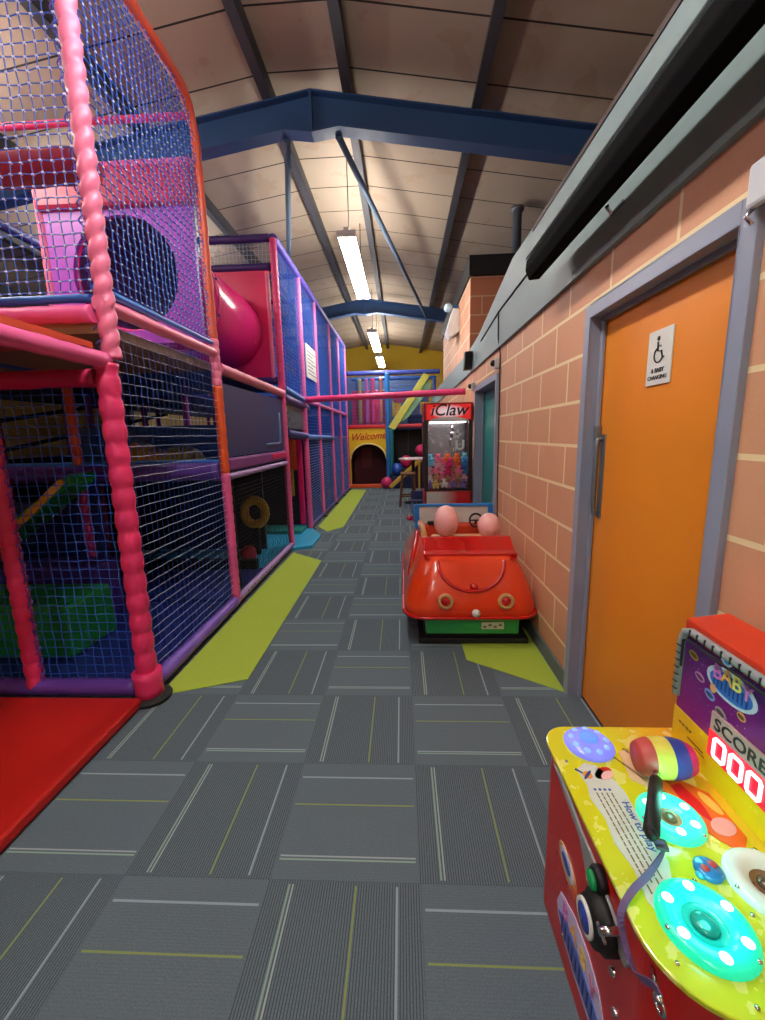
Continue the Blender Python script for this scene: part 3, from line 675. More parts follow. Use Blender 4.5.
# upper storey over the playhouse and its right neighbour
T = thing('back_play_frame', (.3, BY, 0), 'back play frame with blue top rail behind the claw machine', 'play frame')
pad((-1.46, BY, 3.11), (1.05, BY, 3.10), .06).build('rail', mat((70, 84, 170), .4), T)
pad((-1.46, BY+1.2, 3.11), (1.05, BY+1.2, 3.10), .05).build('rail', BLUE, T)
pad((-1.46, BY+1.2, 2.75), (1.05, BY+1.2, 2.72), .05).build('rail', BLUE, T)
pad((-.37, BY-.02, .1), (-.37, BY-.02, 3.1), .065).build('post', mat((40, 120, 196), .4), T, label='blue padded post beside the playhouse')
pad((-.28, BY-.05, .35), (-.28, BY-.05, 1.6), .07).build('post', mat((24, 120, 140), .4), T, label='teal padded post')
pad((-.30, BY, 1.69), (1.05, BY, 1.69), .055).build('rail', mat((206, 70, 84), .4), T)
pad((-.30, BY-.02, .03), (1.05, BY-.02, .03), .05).build('rail', mat((206, 50, 60), .4), T)
pad((.62, BY-.03, .1), (.62, BY-.03, 1.66), .05).build('post', mat((214, 184, 60), .4), T, label='yellow padded post')
for x in (-1.3, 1.0): pad((x, BY+1.2, .1), (x, BY+1.2, 3.1), .05).build('post', BLUE, T)
for x, c in ((-1.15, (150, 140, 70)), (-.95, (170, 90, 150)), (-.78, (210, 60, 110)), (-.55, (200, 120, 90))):
    pad((x, BY+.25, 1.78), (x, BY+.25, 3.0), .055).build('hanging_bolster', mat(c, .45), T)
MB().box((-1.40, BY+.45, 1.75), (-.45, BY+.5, 2.7)).build('back_panel', mat((200, 30, 80), .45), T, bevel=.02)
net((-1.42, BY, 1.76), (1.0, 0, 0), (0, 0, 1.3), .09, .004, two=True, seed=60).build('net', [NETB, NETB], T)
net((-.33, BY, 1.76), (1.35, 0, 0), (0, 0, 1.3), .09, .004, two=True, seed=61).build('net', [NETB, NETB], T)
MB().box((-.3, BY+.9, .08), (1.05, BY+.95, 1.6)).build('back_board', mat((20, 34, 40), .5), T)
MB().box((.18, BY+.86, .1), (.22, BY+.89, 1.6)).build('glazing_bar', mat((60, 90, 80), .5), T)
MB().box((-.3, BY, 1.6), (1.05, BY+.95, 1.66)).build('deck', NAVY, T)
MB().box((.18, BY+.2, 1.75), (.70, BY+.6, 2.0)).build('foam_seat', mat((26, 44, 70), .5), T, bevel=.03)
MB().box((-.25, BY+.5, 1.95), (.0, BY+.56, 2.4)).build('foam_panel', mat((226, 180, 40), .45), T, bevel=.03)
MB().box((.55, BY+.5, 2.0), (1.0, BY+.56, 2.35)).build('foam_panel', mat((226, 180, 40), .45), T, bevel=.03)
MB().box((-.22, BY+.45, 2.35), (.1, BY+.55, 2.55)).build('foam_roller', mat((170, 40, 60), .45), T, bevel=.03)
MB().box((-2.4, BY+2.4, 0), (.9, BY+2.45, 3.34)).build('back_board', mat((70, 90, 130), .6), T)
# slanting pale slide above, yellow slanted bar below
t = thing('chute_slide', (0, BY-.25, 1.6), 'pale green slanting chute with yellow edges in back play frame', 'slide')
MB().prism([(-.36, 1.66), (-.18, 1.58), (.78, 2.98), (.62, 3.06)], 1, BY-.12, BY-.08).build('edge', mat((206, 206, 90), .45), t, bevel=.01)
MB().prism([(-.26, 1.60), (.20, 1.92), (.82, 2.70), (.74, 2.96)], 1, BY-.08, BY+.25).build('bed', mat((136, 190, 150), .45), t, bevel=.01)
t = thing('balance_bar', (.1, BY-.5, 0), 'yellow slanting bar leaning towards the round table', 'bar')
MB().bar((-.32, BY-.55, .06), (.50, BY-.55, .80), .10, .11).build('bar', mat((216, 176, 70), .45), t, bevel=.02)
MB().bar((.46, BY-.55, 0), (.46, BY-.55, .72), .05, .05).build('support', mat((190, 150, 60), .45), t)
for (x, y, z, r, c, lab) in ((-.42, BY-.25, .16, .16, (212, 40, 110), 'pink ball at the foot of the Welcome arch'), (.13, BY-.15, .72, .17, (206, 34, 90), 'pink ball resting on the frame beside the blue post'),
                             (-.12, BY-.1, .50, .18, (30, 80, 180), 'blue ball beside the foot of yellow slanting bar'), (.53, BY-.2, 1.02, .16, (200, 40, 100), 'pink ball just above the round table top')):
    tb = MB().ball((x, y, z), r, 20, 14); tb.build('soft_ball', mat(c, .35), label=lab, cat='ball', group='large soft balls')
MB().box((-.28, BY-.32, .0), (.34, BY+.2, .33)).build('foam_plinth', mat((24, 40, 84), .5), label='dark blue foam plinth under the balls by blue post', cat='block', bevel=.02)
MB().box((-.02, BY-.3, .33), (.32, BY, .55)).build('foam_plinth', mat((30, 30, 50), .5), label='small dark foam block stacked on the blue plinth', cat='block', bevel=.02)
MB().box((.36, BY-.33, .0), (.70, BY-.07, .86)).build('foam_plinth', mat((36, 26, 40), .5), label='tall dark foam block behind the round table', cat='block', bevel=.02)

# ---- round table and stool
t = thing('round_table', (.22, 8.9, 0), 'small round white-topped table beside the claw machine', 'table')
MB().lathe([(0, 0), (.30, 0), (.315, .012), (.315, .022), (.30, .034), (0, .034)], (.24, 8.9, .93), n=32).build('tabletop', mat((232, 214, 220), .4), t)
MB().lathe([(.0, 0), (.2, 0), (.2, .02), (.04, .035), (.035, .92), (0, .93)], (.24, 8.9, 0), n=18).build('pedestal', RUBBER, t)
t = thing('wooden_stool', (.12, 8.55, 0), 'dark wooden bar stool with splayed legs by round table', 'stool')
MB().box((-.03, 8.40, .64), (.27, 8.70, .69)).build('seat', mat((120, 80, 50), .5), t, bevel=.015)
for sx in (-1, 1):
    for sy in (-1, 1): MB().bar((.12+sx*.11, 8.55+sy*.11, .64), (.12+sx*.17, 8.55+sy*.17, 0), .035, .035).build('leg', mat((96, 58, 40), .5), t)
MB().box((-.03, 8.39, .2), (.27, 8.42, .23)).box((-.03, 8.68, .2), (.27, 8.71, .23)).build('stretcher', mat((96, 58, 40), .5), t)
t = thing('toddler_chair', (.30, 7.6, 0), 'small blue plastic chair on floor left of the claw machine', 'chair')
MB().box((.16, 7.45, .24), (.44, 7.72, .27)).build('seat', mat((34, 40, 84), .4), t, bevel=.01)
MB().box((.16, 7.70, .27), (.44, 7.73, .42)).build('backrest', mat((34, 40, 84), .4), t, bevel=.01)
for sx in (.18, .42):
    for sy in (7.47, 7.70): MB().tube([(sx, sy, 0), (sx, sy, .24)], .016, 8).build('leg', mat((40, 110, 200), .4), t)

# ------------------------------------------------------------------ claw machine
CX0, CX1, CY0, CY1, CH = .285, .895, 5.36, 5.76, 1.83
CDARK = mat((44, 30, 36), .4); CRED = mat((150, 20, 26), .35)
t = CL = thing('claw_machine', ((CX0+CX1)/2, (CY0+CY1)/2, 0), 'claw machine with lit iClaw header against the wall', 'arcade machine')
MB().box((CX0, CY0, .02), (CX1, CY1, .72)).build('cabinet', CRED, t, bevel=.012)
for x in (CX0, CX1-.05):
    for y in (CY0, CY1-.05): MB().box((x, y, .72), (x+.05, y+.05, 1.62)).build('corner_post', CDARK, t, bevel=.004)
MB().box((CX0, CY1-.02, .72), (CX1, CY1-.008, 1.62)).build('back_mirror', mat((150, 150, 160), .25, metal=.4), t)
hd = MB().box((CX0, CY0, 1.60), (CX1, CY1, CH)); hd.build('header_box', CRED, t, bevel=.01)
def iclaw_mat():
    m, b = newmat('header_print'); x, y, z = xyz()
    d = (x*x*18.0)+(z-1.72)*(z-1.72)*130.0 + noise(5, 2)*.5-.25
    f = d.max(0.).min(1.)
    c = mixc(f, s2l((236, 214, 220)), s2l((214, 34, 34))); link(c, b.inputs['Base Color']); link(c, b.inputs['Emission Color']); b.inputs['Emission Strength'].default_value = .35
    return m
hp = MB().box((CX0+.03, CY0-.012, 1.625), (CX1-.03, CY0-.001, CH-.02)); hp.build('header_panel', iclaw_mat(), t)
text('iClaw', .20, mat((22, 20, 40), .5), t, ((CX0+CX1)/2, CY0-.016, 1.735), (1, 0, 0), (0, 0, 1), shear=.25, depth=.003, sx=1.0)
MB().prism([(CX0+.05, 1.60), (CX1-.05, 1.60)]+[((CX0+CX1)/2+.25*math.cos(PI*i/12), 1.60+.055*math.sin(PI*i/12)) for i in range(1, 12)], 1, CY0-.016, CY0-.013).build('header_arc', WHITE, t)
MB().box((CX0+.05, CY0+.004, .73), (CX1-.05, CY0+.010, 1.60)).build('front_glass', mat((235, 240, 245), .04, trans=1., var=0, alpha=.25), t)
def grad_mat():
    m, b = newmat('apron_print'); x, y, z = xyz(); f = ((x)*4.0+.5+noise(6, 2)*.4-.2).max(0.).min(1.)
    link(mixc(f, s2l((206, 196, 190)), s2l((206, 24, 28))), b.inputs['Base Color']); return m
MB().box((CX0+.03, CY0-.01, .50), (CX1-.03, CY0-.001, .715)).build('apron', grad_mat(), t)
MB().box((CX0+.05, CY0+.05, .72), (CX1-.05, CY1-.05, .74)).build('prize_floor', CDARK, t)
lt = MB().box((CX0+.08, CY0+.06, 1.585), (CX1-.08, CY0+.16, 1.598)); lt.build('strip_light', mat((255, 250, 240), .4, emit=5., var=0), t)
MB().tube([(.66, 5.55, 1.58), (.66, 5.55, 1.45)], .012, 8).build('claw_cable', CHROME, t)
c_ = MB().lathe([(0, 0), (.03, 0), (.03, .06), (.015, .08), (0, .08)], (.66, 5.55, 1.40), n=14)
for k in range(3):
    a = 2*PI*k/3; c_.tube([(.66+.02*math.cos(a), 5.55+.02*math.sin(a), 1.41), (.66+.07*math.cos(a), 5.55+.07*math.sin(a), 1.35), (.66+.03*math.cos(a), 5.55+.03*math.sin(a), 1.28)], .006, 6)
c_.build('claw', CHROME, t)
text('U', .17, WHITE, t, (.735, CY0-.001, 1.30), (1, 0, 0), (0, 0, 1), depth=.001, name='sticker_letter', off=.035)
text('n', .10, WHITE, t, (.665, CY0-.001, 1.26), (1, 0, 0), (0, 0, 1), depth=.001, name='sticker_letter', shear=.3)
st = MB()
for k in range(5):
    a = k*1.25; st.lathe([(0, 0), (.022, 0), (.022, .001), (0, .001)], (.70+.035*math.cos(a), CY0-.001, 1.44+.035*math.sin(a)), axis=(0, -1, 0), n=8)
st.build('star_sticker', WHITE, t)
# plush prizes
PL = [('pink', (236, 110, 150)), ('hot pink', (232, 50, 120)), ('orange', (236, 110, 40)), ('light blue', (110, 200, 226)), ('blue', (60, 130, 200)), ('pale pink', (226, 170, 186)), ('tan', (190, 140, 100)), ('lilac', (140, 120, 190)), ('white', (226, 222, 220)), ('yellow', (220, 190, 110))]
def plush(c, r, rgb, lab, grp):
    x, y, z = c; mb = MB().ball((x, y, z), (r, r*.85, r*.9), 12, 8)
    mb.ball((x, y-.2*r, z+r*1.1), r*.68, 10, 7)
    for s in (-1, 1):
        mb.ball((x+s*r*.5, y-.2*r, z+r*1.65), r*.26, 8, 5); mb.ball((x+s*r*.95, y-r*.3, z+r*.3), r*.36, 8, 5); mb.ball((x+s*r*.6, y-r*.6, z-r*.65), r*.4, 8, 5)
    mb.ball((x, y-.8*r, z+r*1.0), r*.24, 8, 5)
    return mb.build('plush_toy', mat(rgb, .9, nscale=60.), label=lab, cat='plush toy', group=grp)
rp = random.Random(3); rows = [(.78, 8, [7, 9, 6, 8, 5, 7, 6, 7]), (.875, 7, [8, 6, 0, 6, 0, 6, 5]), (.97, 7, [5, 0, 5, 1, 6, 0, 4]), (1.06, 6, [3, 5, 0, 1, 2, 4]), (1.13, 5, [3, 0, 2, 2, 3])]
for z, n_, cs in rows:
    z0_ = z
    for i in range(n_):
        z = z0_; x = .375+(.43)*i/(n_-1)+rp.uniform(-.014, .014); z += rp.uniform(-.016, .016); yb = CY0+.075+(1.13-z)*.08+rp.uniform(0, .02) if i % 2 else CY0+.13+rp.uniform(0, .02)
        nm_, rgb = PL[cs[i]]
        row = {8: 'bottom', 7: 'lower', 6: 'upper', 5: 'top'}[n_] if z < .93 or n_ != 7 else 'middle'
        pos = ['leftmost', 'second from left', 'third from left', 'fourth from left', 'fifth from left', 'sixth from left', 'seventh from left'][i] if i < n_-1 else 'rightmost'
        plush((x, yb, z), .043, rgb, '%s plush toy in the claw machine heap, %s row, %s' % (nm_, row, pos), 'plush prizes in the claw machine')
hb = MB().box((CX0+.07, CY0+.22, .74), (CX1-.07, CY1-.05, 1.08)); hb.build('prize_riser', mat((60, 50, 70), .6), CL)

# ------------------------------------------------------------------ red car ride
CR = mat((226, 62, 20), .22, nscale=3., var=.05, coat=.5); CRD = mat((190, 20, 14), .25, nscale=3., var=.06, coat=.4)
t = CAR = thing('car_ride', (.46, 3.4, 0), 'red coin-operated toy car ride on a green base', 'kiddie ride')
MB().box((.10, 2.72, .0), (.86, 4.1, .045)).box((.14, 2.74, .045), (.80, 4.1, .09)).build('tray', RUBBER, t, bevel=.01)
MB().box((.15, 2.70, .085), (.785, 4.1, .235)).build('base', mat((52, 176, 92), .35), t, bevel=.012)
MB().box((.53, 2.694, .125), (.68, 2.70, .175)).build('sticker', mat((214, 220, 206), .5), t)
stl = MB()
for k in range(4): stl.box((.54+.035*k, 2.692, .135+.012*(k % 2)), (.562+.035*k, 2.6945, .150+.012*(k % 2)))
stl.build('sticker_print', mat((120, 128, 120), .5), t)
def outline(x0, x1, y0, y1, r, n=7):
    pts = []
    for (cx_, cy2, a0) in ((x1-r, y0+r, -90), (x1-r, y1-r, 0), (x0+r, y1-r, 90), (x0+r, y0+r, 180)):
        for i in range(n+1):
            a = math.radians(a0+90*i/n); pts.append((cx_+r*math.cos(a), cy2+r*math.sin(a)))
    return pts
secs = [(.215, .05, .875, 2.70, 4.22, .10), (.222, .02, .895, 2.655, 4.26, .13), (.245, .005, .905, 2.635, 4.28, .15), (.30, .005, .902, 2.64, 4.28, .16), (.38, .03, .885, 2.665, 4.25, .16),
        (.46, .065, .855, 2.70, 4.2, .15), (.53, .105, .82, 2.74, 4.16, .14), (.575, .13, .795, 2.775, 4.12, .13), (.595, .15, .775, 2.80, 4.1, .11), (.603, .175, .75, 2.83, 4.07, .09)]
inner = [(.603, .20, .725, 3.08, 3.70, .05), (.59, .205, .72, 3.085, 3.695, .05), (.36, .215, .71, 3.10, 3.68, .05)]
vs = []; fs = []; nO = None
for (z, x0, x1, y0, y1, r) in secs+inner:
    o_ = outline(x0, x1, y0, y1, r); nO = len(o_); vs += [(x, y, z) for x, y in o_]
for i in range(len(secs)+len(inner)-1):
    for k in range(nO): fs.append((i*nO+k, i*nO+(k+1) % nO, (i+1)*nO+(k+1) % nO, (i+1)*nO+k))
fs.append(tuple(range(nO))[::-1]); L_ = len(secs)+len(inner)-1; fs.append(tuple(range(L_*nO, L_*nO+nO)))
bd = MB().add(vs, fs, True); bd.build('body', CR, t)
def ry(z):
    for (a, c) in zip(secs, secs[1:]):
        if a[0] <= z <= c[0]: return a[3]+(c[3]-a[3])*(z-a[0])/(c[0]-a[0])
    return secs[-1][3]
# lower lip
lo = outline(-.002, .912, 2.628, 4.286, .155); MB().tube([(x, y, .236) for x, y in lo], .012, 8, closed=True).build('bumper_lip', CRD, t)
# boot lid moulding, a U on the rear face
ul = []
for i in range(33):
    a = PI+PI*i/32; x = .462+.225*math.cos(a); z = .585+.178*math.sin(a); ul.append((x, ry(z)-.006, z))
MB().tube(ul, .0125, 8).build('boot_moulding', CRD, t)
MB().lathe([(0, 0), (.03, 0), (.022, .012), (0, .016)], (.472, ry(.43)-.002, .43), axis=(0, -1, .2), n=14).build('boot_badge', CRD, t)
for x in (.278, .676):
    rg = MB().lathe([(.03, 0), (.053, 0), (.053, .018), (.043, .026), (.030, .018), (.03, 0)], (x, ry(.348)-.006, .348), axis=(0, -1, .12), n=26); q = rg.build('lamp_ring', mat((206, 160, 100), .4), t)
    MB().lathe([(.034, 0), (.034, .012), (.026, .026), (.012, .034), (0, .036)], (x, ry(.348)-.006, .348), axis=(0, -1, .12), n=22).build('tail_lamp', mat((190, 14, 24), .15, coat=.5), t)
MB().lathe([(0, 0), (.026, 0), (.028, .012), (.02, .022), (0, .024)], (.478, 2.632, .272), axis=(0, -1, 0), n=18).build('tow_knob', WHITE, t)
# raised dark red collar behind the seats
co = MB().prism([(2.80, .585), (3.10, .60), (3.10, .685), (3.06, .69), (2.90, .605)], 0, .145, .80); co.build('seat_collar', CRD, t, bevel=.01)
MB().prism([(.14, .60), (.80, .60), (.795, .62), (.145, .62)], 1, 2.84, 3.09).build('collar_ledge', CRD, t, bevel=.006)
# side wings of the body (front mudguards)
for x, s in ((.055, 1), (.865, -1)):
    g = MB().tube([(x+s*.085, 3.80, .605), (x+s*.07, 3.55, .60), (x+s*.052, 3.35, .56), (x+s*.02, 3.18, .48), (x-s*.01, 3.06, .38), (x-s*.03, 2.98, .28)], [.014, .022, .024, .022, .018, .010], 12)
    g.build('mudguard', CRD, t)
# tan interior
SEAT = mat((206, 142, 84), .45)
MB().box((.22, 3.12, .365), (.705, 3.30, .66)).build('seat_back', SEAT, t, bevel=.03, seg=3)
MB().box((.22, 3.28, .365), (.705, 3.50, .45)).build('seat_cushion', SEAT, t, bevel=.02)
MB().box((.20, 3.62, .40), (.725, 3.72, .665)).build('dashboard', mat((196, 60, 30), .4), t, bevel=.02)
MB().tube([(.17, 3.10, .65), (.165, 3.3, .69), (.155, 3.62, .69)], .022, 10).build('side_rail', SEAT, t)
MB().tube([(.19, 3.02, .63), (.14, 3.5, .70)], .014, 8).build('grab_rail', mat((236, 190, 180), .25), t)
for (x, z, rx, rz, nm) in ((.340, .775, .098, .125, 'tall'), (.672, .735, .086, .10, 'short')):
    e = MB().ball((x, 3.22, z), (rx, rx*.95, rz), 24, 16); e.build('rider_standin', mat((250, 184, 182), .28, nscale=6., var=.06), t, label='%s rounded pink rider stand-in' % nm)  # plain rounded shapes added in place of the seated pink figures
# windscreen
wsf = MB(); zt, zb_ = .815, .60; xa, xb = .13, .79; yw = 3.74
WF = mat((30, 122, 206), .35)
MB().bar((xa-.015, yw, zt), (xb+.015, yw, zt), .03, .026).bar((xa, yw, zb_), (xa, yw, zt), .03, .045, up=(1, 0, 0)).bar((xb, yw, zb_), (xb, yw, zt), .03, .045, up=(1, 0, 0)).build('windscreen_frame', WF, t, bevel=.006)
MB().box((xa+.02, yw-.003, zb_+.02), (xb-.02, yw+.003, zt-.012)).build('windscreen', mat((214, 214, 210), .3, alpha=.75), t)
MB().tube([(.64+.055*math.cos(a), 3.60+.02*math.sin(a), .70+.055*math.sin(a)) for a in [2*PI*i/20 for i in range(20)]], .009, 8, closed=True).build('steering_wheel', BLACK, t)
MB().tube([(.64, 3.60, .70), (.64, 3.65, .64)], .01, 8).bar((.585, 3.60, .70), (.695, 3.60, .70), .01, .012).build('steering_column', BLACK, t)
MB().ball((.065, 3.74, .70), (.03, .02, .025), 12, 8).tube([(.075, 3.74, .70), (.12, 3.74, .66)], .008, 8).build('wing_mirror', mat((150, 20, 70), .4), t)
for x in (.22,): MB().box((x, 3.60, .665), (x+.10, 3.66, .69)).build('coin_box', BLACK, t, bevel=.005)

# ------------------------------------------------------------------ arcade machine in the foreground
K = .973
MX0, MX1, MY0, MY1, MZ = .423, .90, .515, 1.13, .55
MRED = mat((196, 22, 20), .3, nscale=4., var=.06)
t = AM = thing('hammer_arcade_machine', ((MX0+MX1)/2, (MY0+MY1)/2, 0), 'red and yellow hammer arcade machine with score display in the foreground', 'arcade machine')
r = .07
ol = [(MX0+.01, MY1)] and (outline(MX0, MX1+.0, MY0+.0, MY1, .055))
def slab(x0, x1, y0, y1, r, z0, z1): return MB().prism(outline(x0, x1, y0, y1, r, 8), 2, z0, z1)
slab(MX0, MX1, MY0+.06, MY1, .05, .0, MZ-.012).build('cabinet', MRED, t, bevel=.004)
def play_mat():
    m, b = newmat('playfield_print'); x, y, z = xyz()      # local to the machine centre
    n = noise(7, 3); n2 = noise(22, 3)
    c = mixc(((x*4.2+.35)+n*.5-.25).max(0.).min(1.), s2l((222, 216, 30)), s2l((240, 160, 40)))
    c = mixc((((y*-3.6+.30)+n*.6-.2)).max(0.).min(1.)*.55, c, s2l((176, 214, 60)))
    c = mixc(n2.gt(.58)*.45, c, s2l((246, 240, 160)))
    link(c, b.inputs['Base Color']); b.inputs['Roughness'].default_value = .18; b.inputs['Coat Weight'].default_value = .4
    return m
po = []
for (cx_, cyy, rr_, a0) in ((MX1-.02, MY0+.014, .02, -90), (MX1-.02, 1.175-.02, .02, 0), (MX0-.008+.075, 1.175-.075, .075, 90), (MX0-.008+.13, MY0-.006+.13, .13, 180)):
    for i in range(9):
        a = math.radians(a0+90*i/8); po.append((cx_+rr_*math.cos(a), cyy+rr_*math.sin(a)))
MB().prism(po, 2, MZ-.012, MZ).build('playfield', play_mat(), t, bevel=.003)
ZT = MZ+.0008
def decal(pts, m, name='print', z=ZT, parent=t): return MB().prism([(x*K, y*K) for x, y in pts], 2, z-.0006, z+.0006).build(name, m, parent)
def ell(cx_, cy2, rx, ry_, n=28, rot=0.):
    return [(cx_+rx*math.cos(a)*math.cos(rot)-ry_*math.sin(a)*math.sin(rot), cy2+rx*math.cos(a)*math.sin(rot)+ry_*math.sin(a)*math.cos(rot)) for a in [2*PI*i/n for i in range(n)]]
# white instruction cloud with lines of print
decal([(.47, 1.03), (.50, 1.055), (.53, 1.045), (.555, 1.00), (.565, .96), (.56, .86), (.565, .78), (.53, .70), (.49, .66), (.475, .70), (.482, .76), (.470, .82), (.478, .88), (.468, .94), (.478, .98)], mat((212, 214, 206), .3), 'instruction_panel')
text('How to play', .025, mat((40, 90, 170), .4), t, (.548*K, .865*K, ZT+.0008), (0, -1, 0), (1, 0, 0), depth=.0004)
tl = MB()
for k in range(4):
    xk = .529-k*.0125; y = .955
    while y > .745-.02*(k % 2):
        L_ = .008+.011*rp.random(); tl.box((xk*K-.0016, y*K-L_, ZT+.0006), (xk*K+.0016, y*K, ZT+.0012)); y -= L_+.0035
tl.build('instruction_lines', mat((120, 104, 60), .5), t)
nb = MB()
for k in range(4): nb.lathe([(0, 0), (.0036, 0), (.0036, .0006), (0, .0006)], ((.529-k*.0125)*K, .965*K, ZT+.0006), n=8)
nb.build('instruction_bullets', mat((50, 80, 170), .4), t)
decal(ell(.493, 1.012, .012, .012), mat((232, 150, 50), .4), 'planet_print', ZT+.0008); decal(ell(.493, 1.012, .020, .004, rot=.8), mat((40, 60, 120), .4), 'planet_ring_print', ZT+.0014)
decal([(.465, 1.030), (.470, 1.035), (.484, 1.02), (.481, 1.016)], mat((40, 60, 120), .4), 'comet_print', ZT+.0008)
# red swirl print and pink stretch of art near the back
decal(ell(.538, 1.02, .030, .016, rot=.6), mat((206, 40, 30), .35), 'swirl_print'); decal(ell(.545, 1.012, .022, .011, rot=.6), mat((240, 190, 190), .35), 'swirl_print', ZT+.0008)
decal([(.62, 1.10), (.645, 1.11), (.665, .99), (.65, .96), (.60, 1.0)], mat((232, 190, 150), .35), 'swoosh_print')
decal([(.66, .99), (.70, 1.02), (.74, .99), (.775, .96), (.775, .84), (.74, .80), (.71, .83), (.69, .86), (.665, .90)], mat((240, 96, 30), .35), 'flame_print')
decal([(.69, .98), (.72, .99), (.735, .93), (.728, .87), (.71, .90), (.695, .93)], mat((226, 26, 26), .35), 'flame_print', ZT+.0008)
decal(ell(.742, .865, .030, .022, rot=.5), mat((240, 150, 150), .35), 'blob_print', ZT+.0012); decal(ell(.757, .93, .012, .034, rot=.2), mat((246, 176, 80), .35), 'blob_print', ZT+.0010)
decal([(.635, 1.113), (.64, 1.113), (.70, .985), (.694, .985)], mat((120, 90, 40), .4), 'line_print'); decal([(.575, 1.113), (.581, 1.113), (.64, 1.0), (.634, 1.0)], mat((150, 110, 60), .4), 'line_print')
decal(ell(.575, .70, .012, .016), mat((232, 226, 40), .3), 'spot_print'); decal(ell(.625, .605, .014, .02), mat((232, 226, 40), .3), 'spot_print')
# glowing domes and rings
GL = mat((110, 120, 255), .2, emit=1.15, var=.25, nscale=30.)
dm = MB().lathe([(.066, 0), (.068, .004), (.060, .012), (.040, .020), (.018, .024), (0, .025)], (.530, 1.095, ZT), n=36)
q = dm.build('bubble_lamp', mat((126, 130, 250), .18, emit=.35, var=.3, nscale=28.), t, label='round violet glowing bubble lamp')
for k in range(9):
    a = k*.7; bb = MB().lathe([(.010, 0), (.010, .003), (.006, .007), (0, .008)], (.530+.046*math.cos(a), 1.095+.046*math.sin(a), ZT+.014), n=12); bb.build('bubble', mat((130, 170, 255), .15, emit=.4, var=0), q)
MB().lathe([(.026, 0), (.026, .003), (.016, .008), (0, .009)], (.530, 1.098, ZT+.022), n=20).build('bubble', mat((96, 140, 255), .15, emit=.4, var=0), q)
def ring(cx_, cy2, R, rin, col, emit, lab, well, leds=6):
    pr = [(R, 0), (R*.99, .007), (R*.90, .014), (R*.70, .016), (rin+.010, .012), (rin, .004), (rin-.002, -.010), (rin*.55, -.011), (0, -.011)]
    g = MB().lathe(pr[:6], (cx_, cy2, ZT), n=40).build('target_ring', mat(col, .2, emit=emit, var=.1, nscale=20.), t, label=lab)
    MB().lathe([(rin, .004), (rin*.97, .0015), (rin*.6, .001), (0, .001)], (cx_, cy2, ZT), n=36).build('well', mat(well, .25, emit=.12, var=.1), g)
    MB().ball((cx_, cy2, ZT+.003), (rin*.62, rin*.62, .010), 18, 8).build('mole_cap', mat(tuple(int(v*.7) for v in well), .15, emit=.1, var=.1), g)
    for k in range(leds):
        a = 2*PI*k/leds+.4; e = MB().lathe([(.010, 0), (.008, .0022), (0, .003)], (cx_+(R+rin)/2*math.cos(a), cy2+(R+rin)/2*math.sin(a), ZT+.0155), n=14)
        e.build('led', mat((210, 255, 244), .2, emit=1.4 if emit else 0, var=0), g)
    if emit:
        ld = bpy.data.lights.new('ring_glow', 'POINT'); ld.energy = .35; ld.color = (.15, 1., .75); ld.shadow_soft_size = .03
        lo_ = bpy.data.objects.new('ring_glow', ld); COL.objects.link(lo_); lo_.location = (cx_, cy2, ZT+.06)
    for k in range(3):
        a = 2*PI*k/3+1.2; MB().lathe([(.0042, 0), (.004, .003), (0, .004)], (cx_+R*.94*math.cos(a), cy2+R*.94*math.sin(a), ZT+.010), n=10).build('screw', CHROME, g)
    return g
ring(.632*K, .885*K, .070, .024, (60, 232, 185), .42, 'glowing turquoise ring behind the mallet handle', (150, 90, 70))
ring(.558*K, .660*K, .080, .037, (30, 222, 175), .36, 'glowing turquoise ring at the near edge', (20, 130, 130))
ring(.735*K, .735*K, .074, .030, (226, 226, 226), 0, 'unlit white ring by the backboard', (120, 84, 60), leds=0)
# small blue start button
g = MB().lathe([(.026, 0), (.027, .006), (.022, .011), (0, .013)], (.635*K, .762*K, ZT), n=24).build('push_button', mat((40, 120, 190), .2, coat=.5), t, label='round blue button')
for k in (-1, 1): MB().lathe([(.008, 0), (.008, .001), (0, .001)], (.635*K+k*.010, .762*K+k*.004, ZT+.0125), n=10).build('button_mark', mat((200, 60, 70), .4), g)
MB().ball((.612*K, .752*K, ZT+.002), (.009, .009, .006), 12, 6).build('lamp_bead', mat((60, 170, 210), .2), g)
for (x, y) in ((.455, 1.06), (.60, 1.10), (.50, .70), (.47, .60), (.56, .545), (.655, .60), (.78, 1.10), (.66, .68), (.535, .73)):
    MB().lathe([(.004, 0), (.0038, .0025), (0, .0035)], (x*K, y*K, ZT), n=10).build('screw', CHROME, t)
# soft striped mallet resting on the playfield
mt = thing('striped_mallet', (.70, 1.02, MZ), 'soft mallet with rainbow striped head and black handle on machine', 'mallet')
hc = Vector((.672, .99, MZ+.052)); hx = Vector((1, -.05, 0)).normalized()
bands = [((196, 70, 66), 0, .24), ((226, 214, 90), .24, .56), ((52, 70, 160), .56, .84), ((206, 30, 110), .84, 1.0)]
HL = .135
for rgb, a, c in bands:
    pr = []
    for i in range(7):
        f = a+(c-a)*i/6; rr_ = .050*(1-.30*abs(2*f-1)**3); pr.append((rr_, (f-.5)*HL))
    if a == 0: pr = [(0, -.5*HL)]+pr
    if c == 1.0: pr = pr+[(0, .5*HL)]
    MB().lathe(pr, hc, axis=hx, n=32).build('head_band', mat(rgb, .45, nscale=20.), mt)
pa = Vector((.630, .945, MZ+.046)); pb = Vector((.512, .765, MZ+.062))
dd = (pb-pa)
MB().tube([pa, pa+dd*.16], .0085, 12).build('ferrule', CHROME, mt)
MB().tube([pa+dd*.14, pa+dd*.5, pa+dd*.97, pb], [.0145, .015, .016, .012], 14).build('grip', BLACK, mt)
MB().ball(pb, .0125, 12, 8).build('end_cap', BLACK, mt)
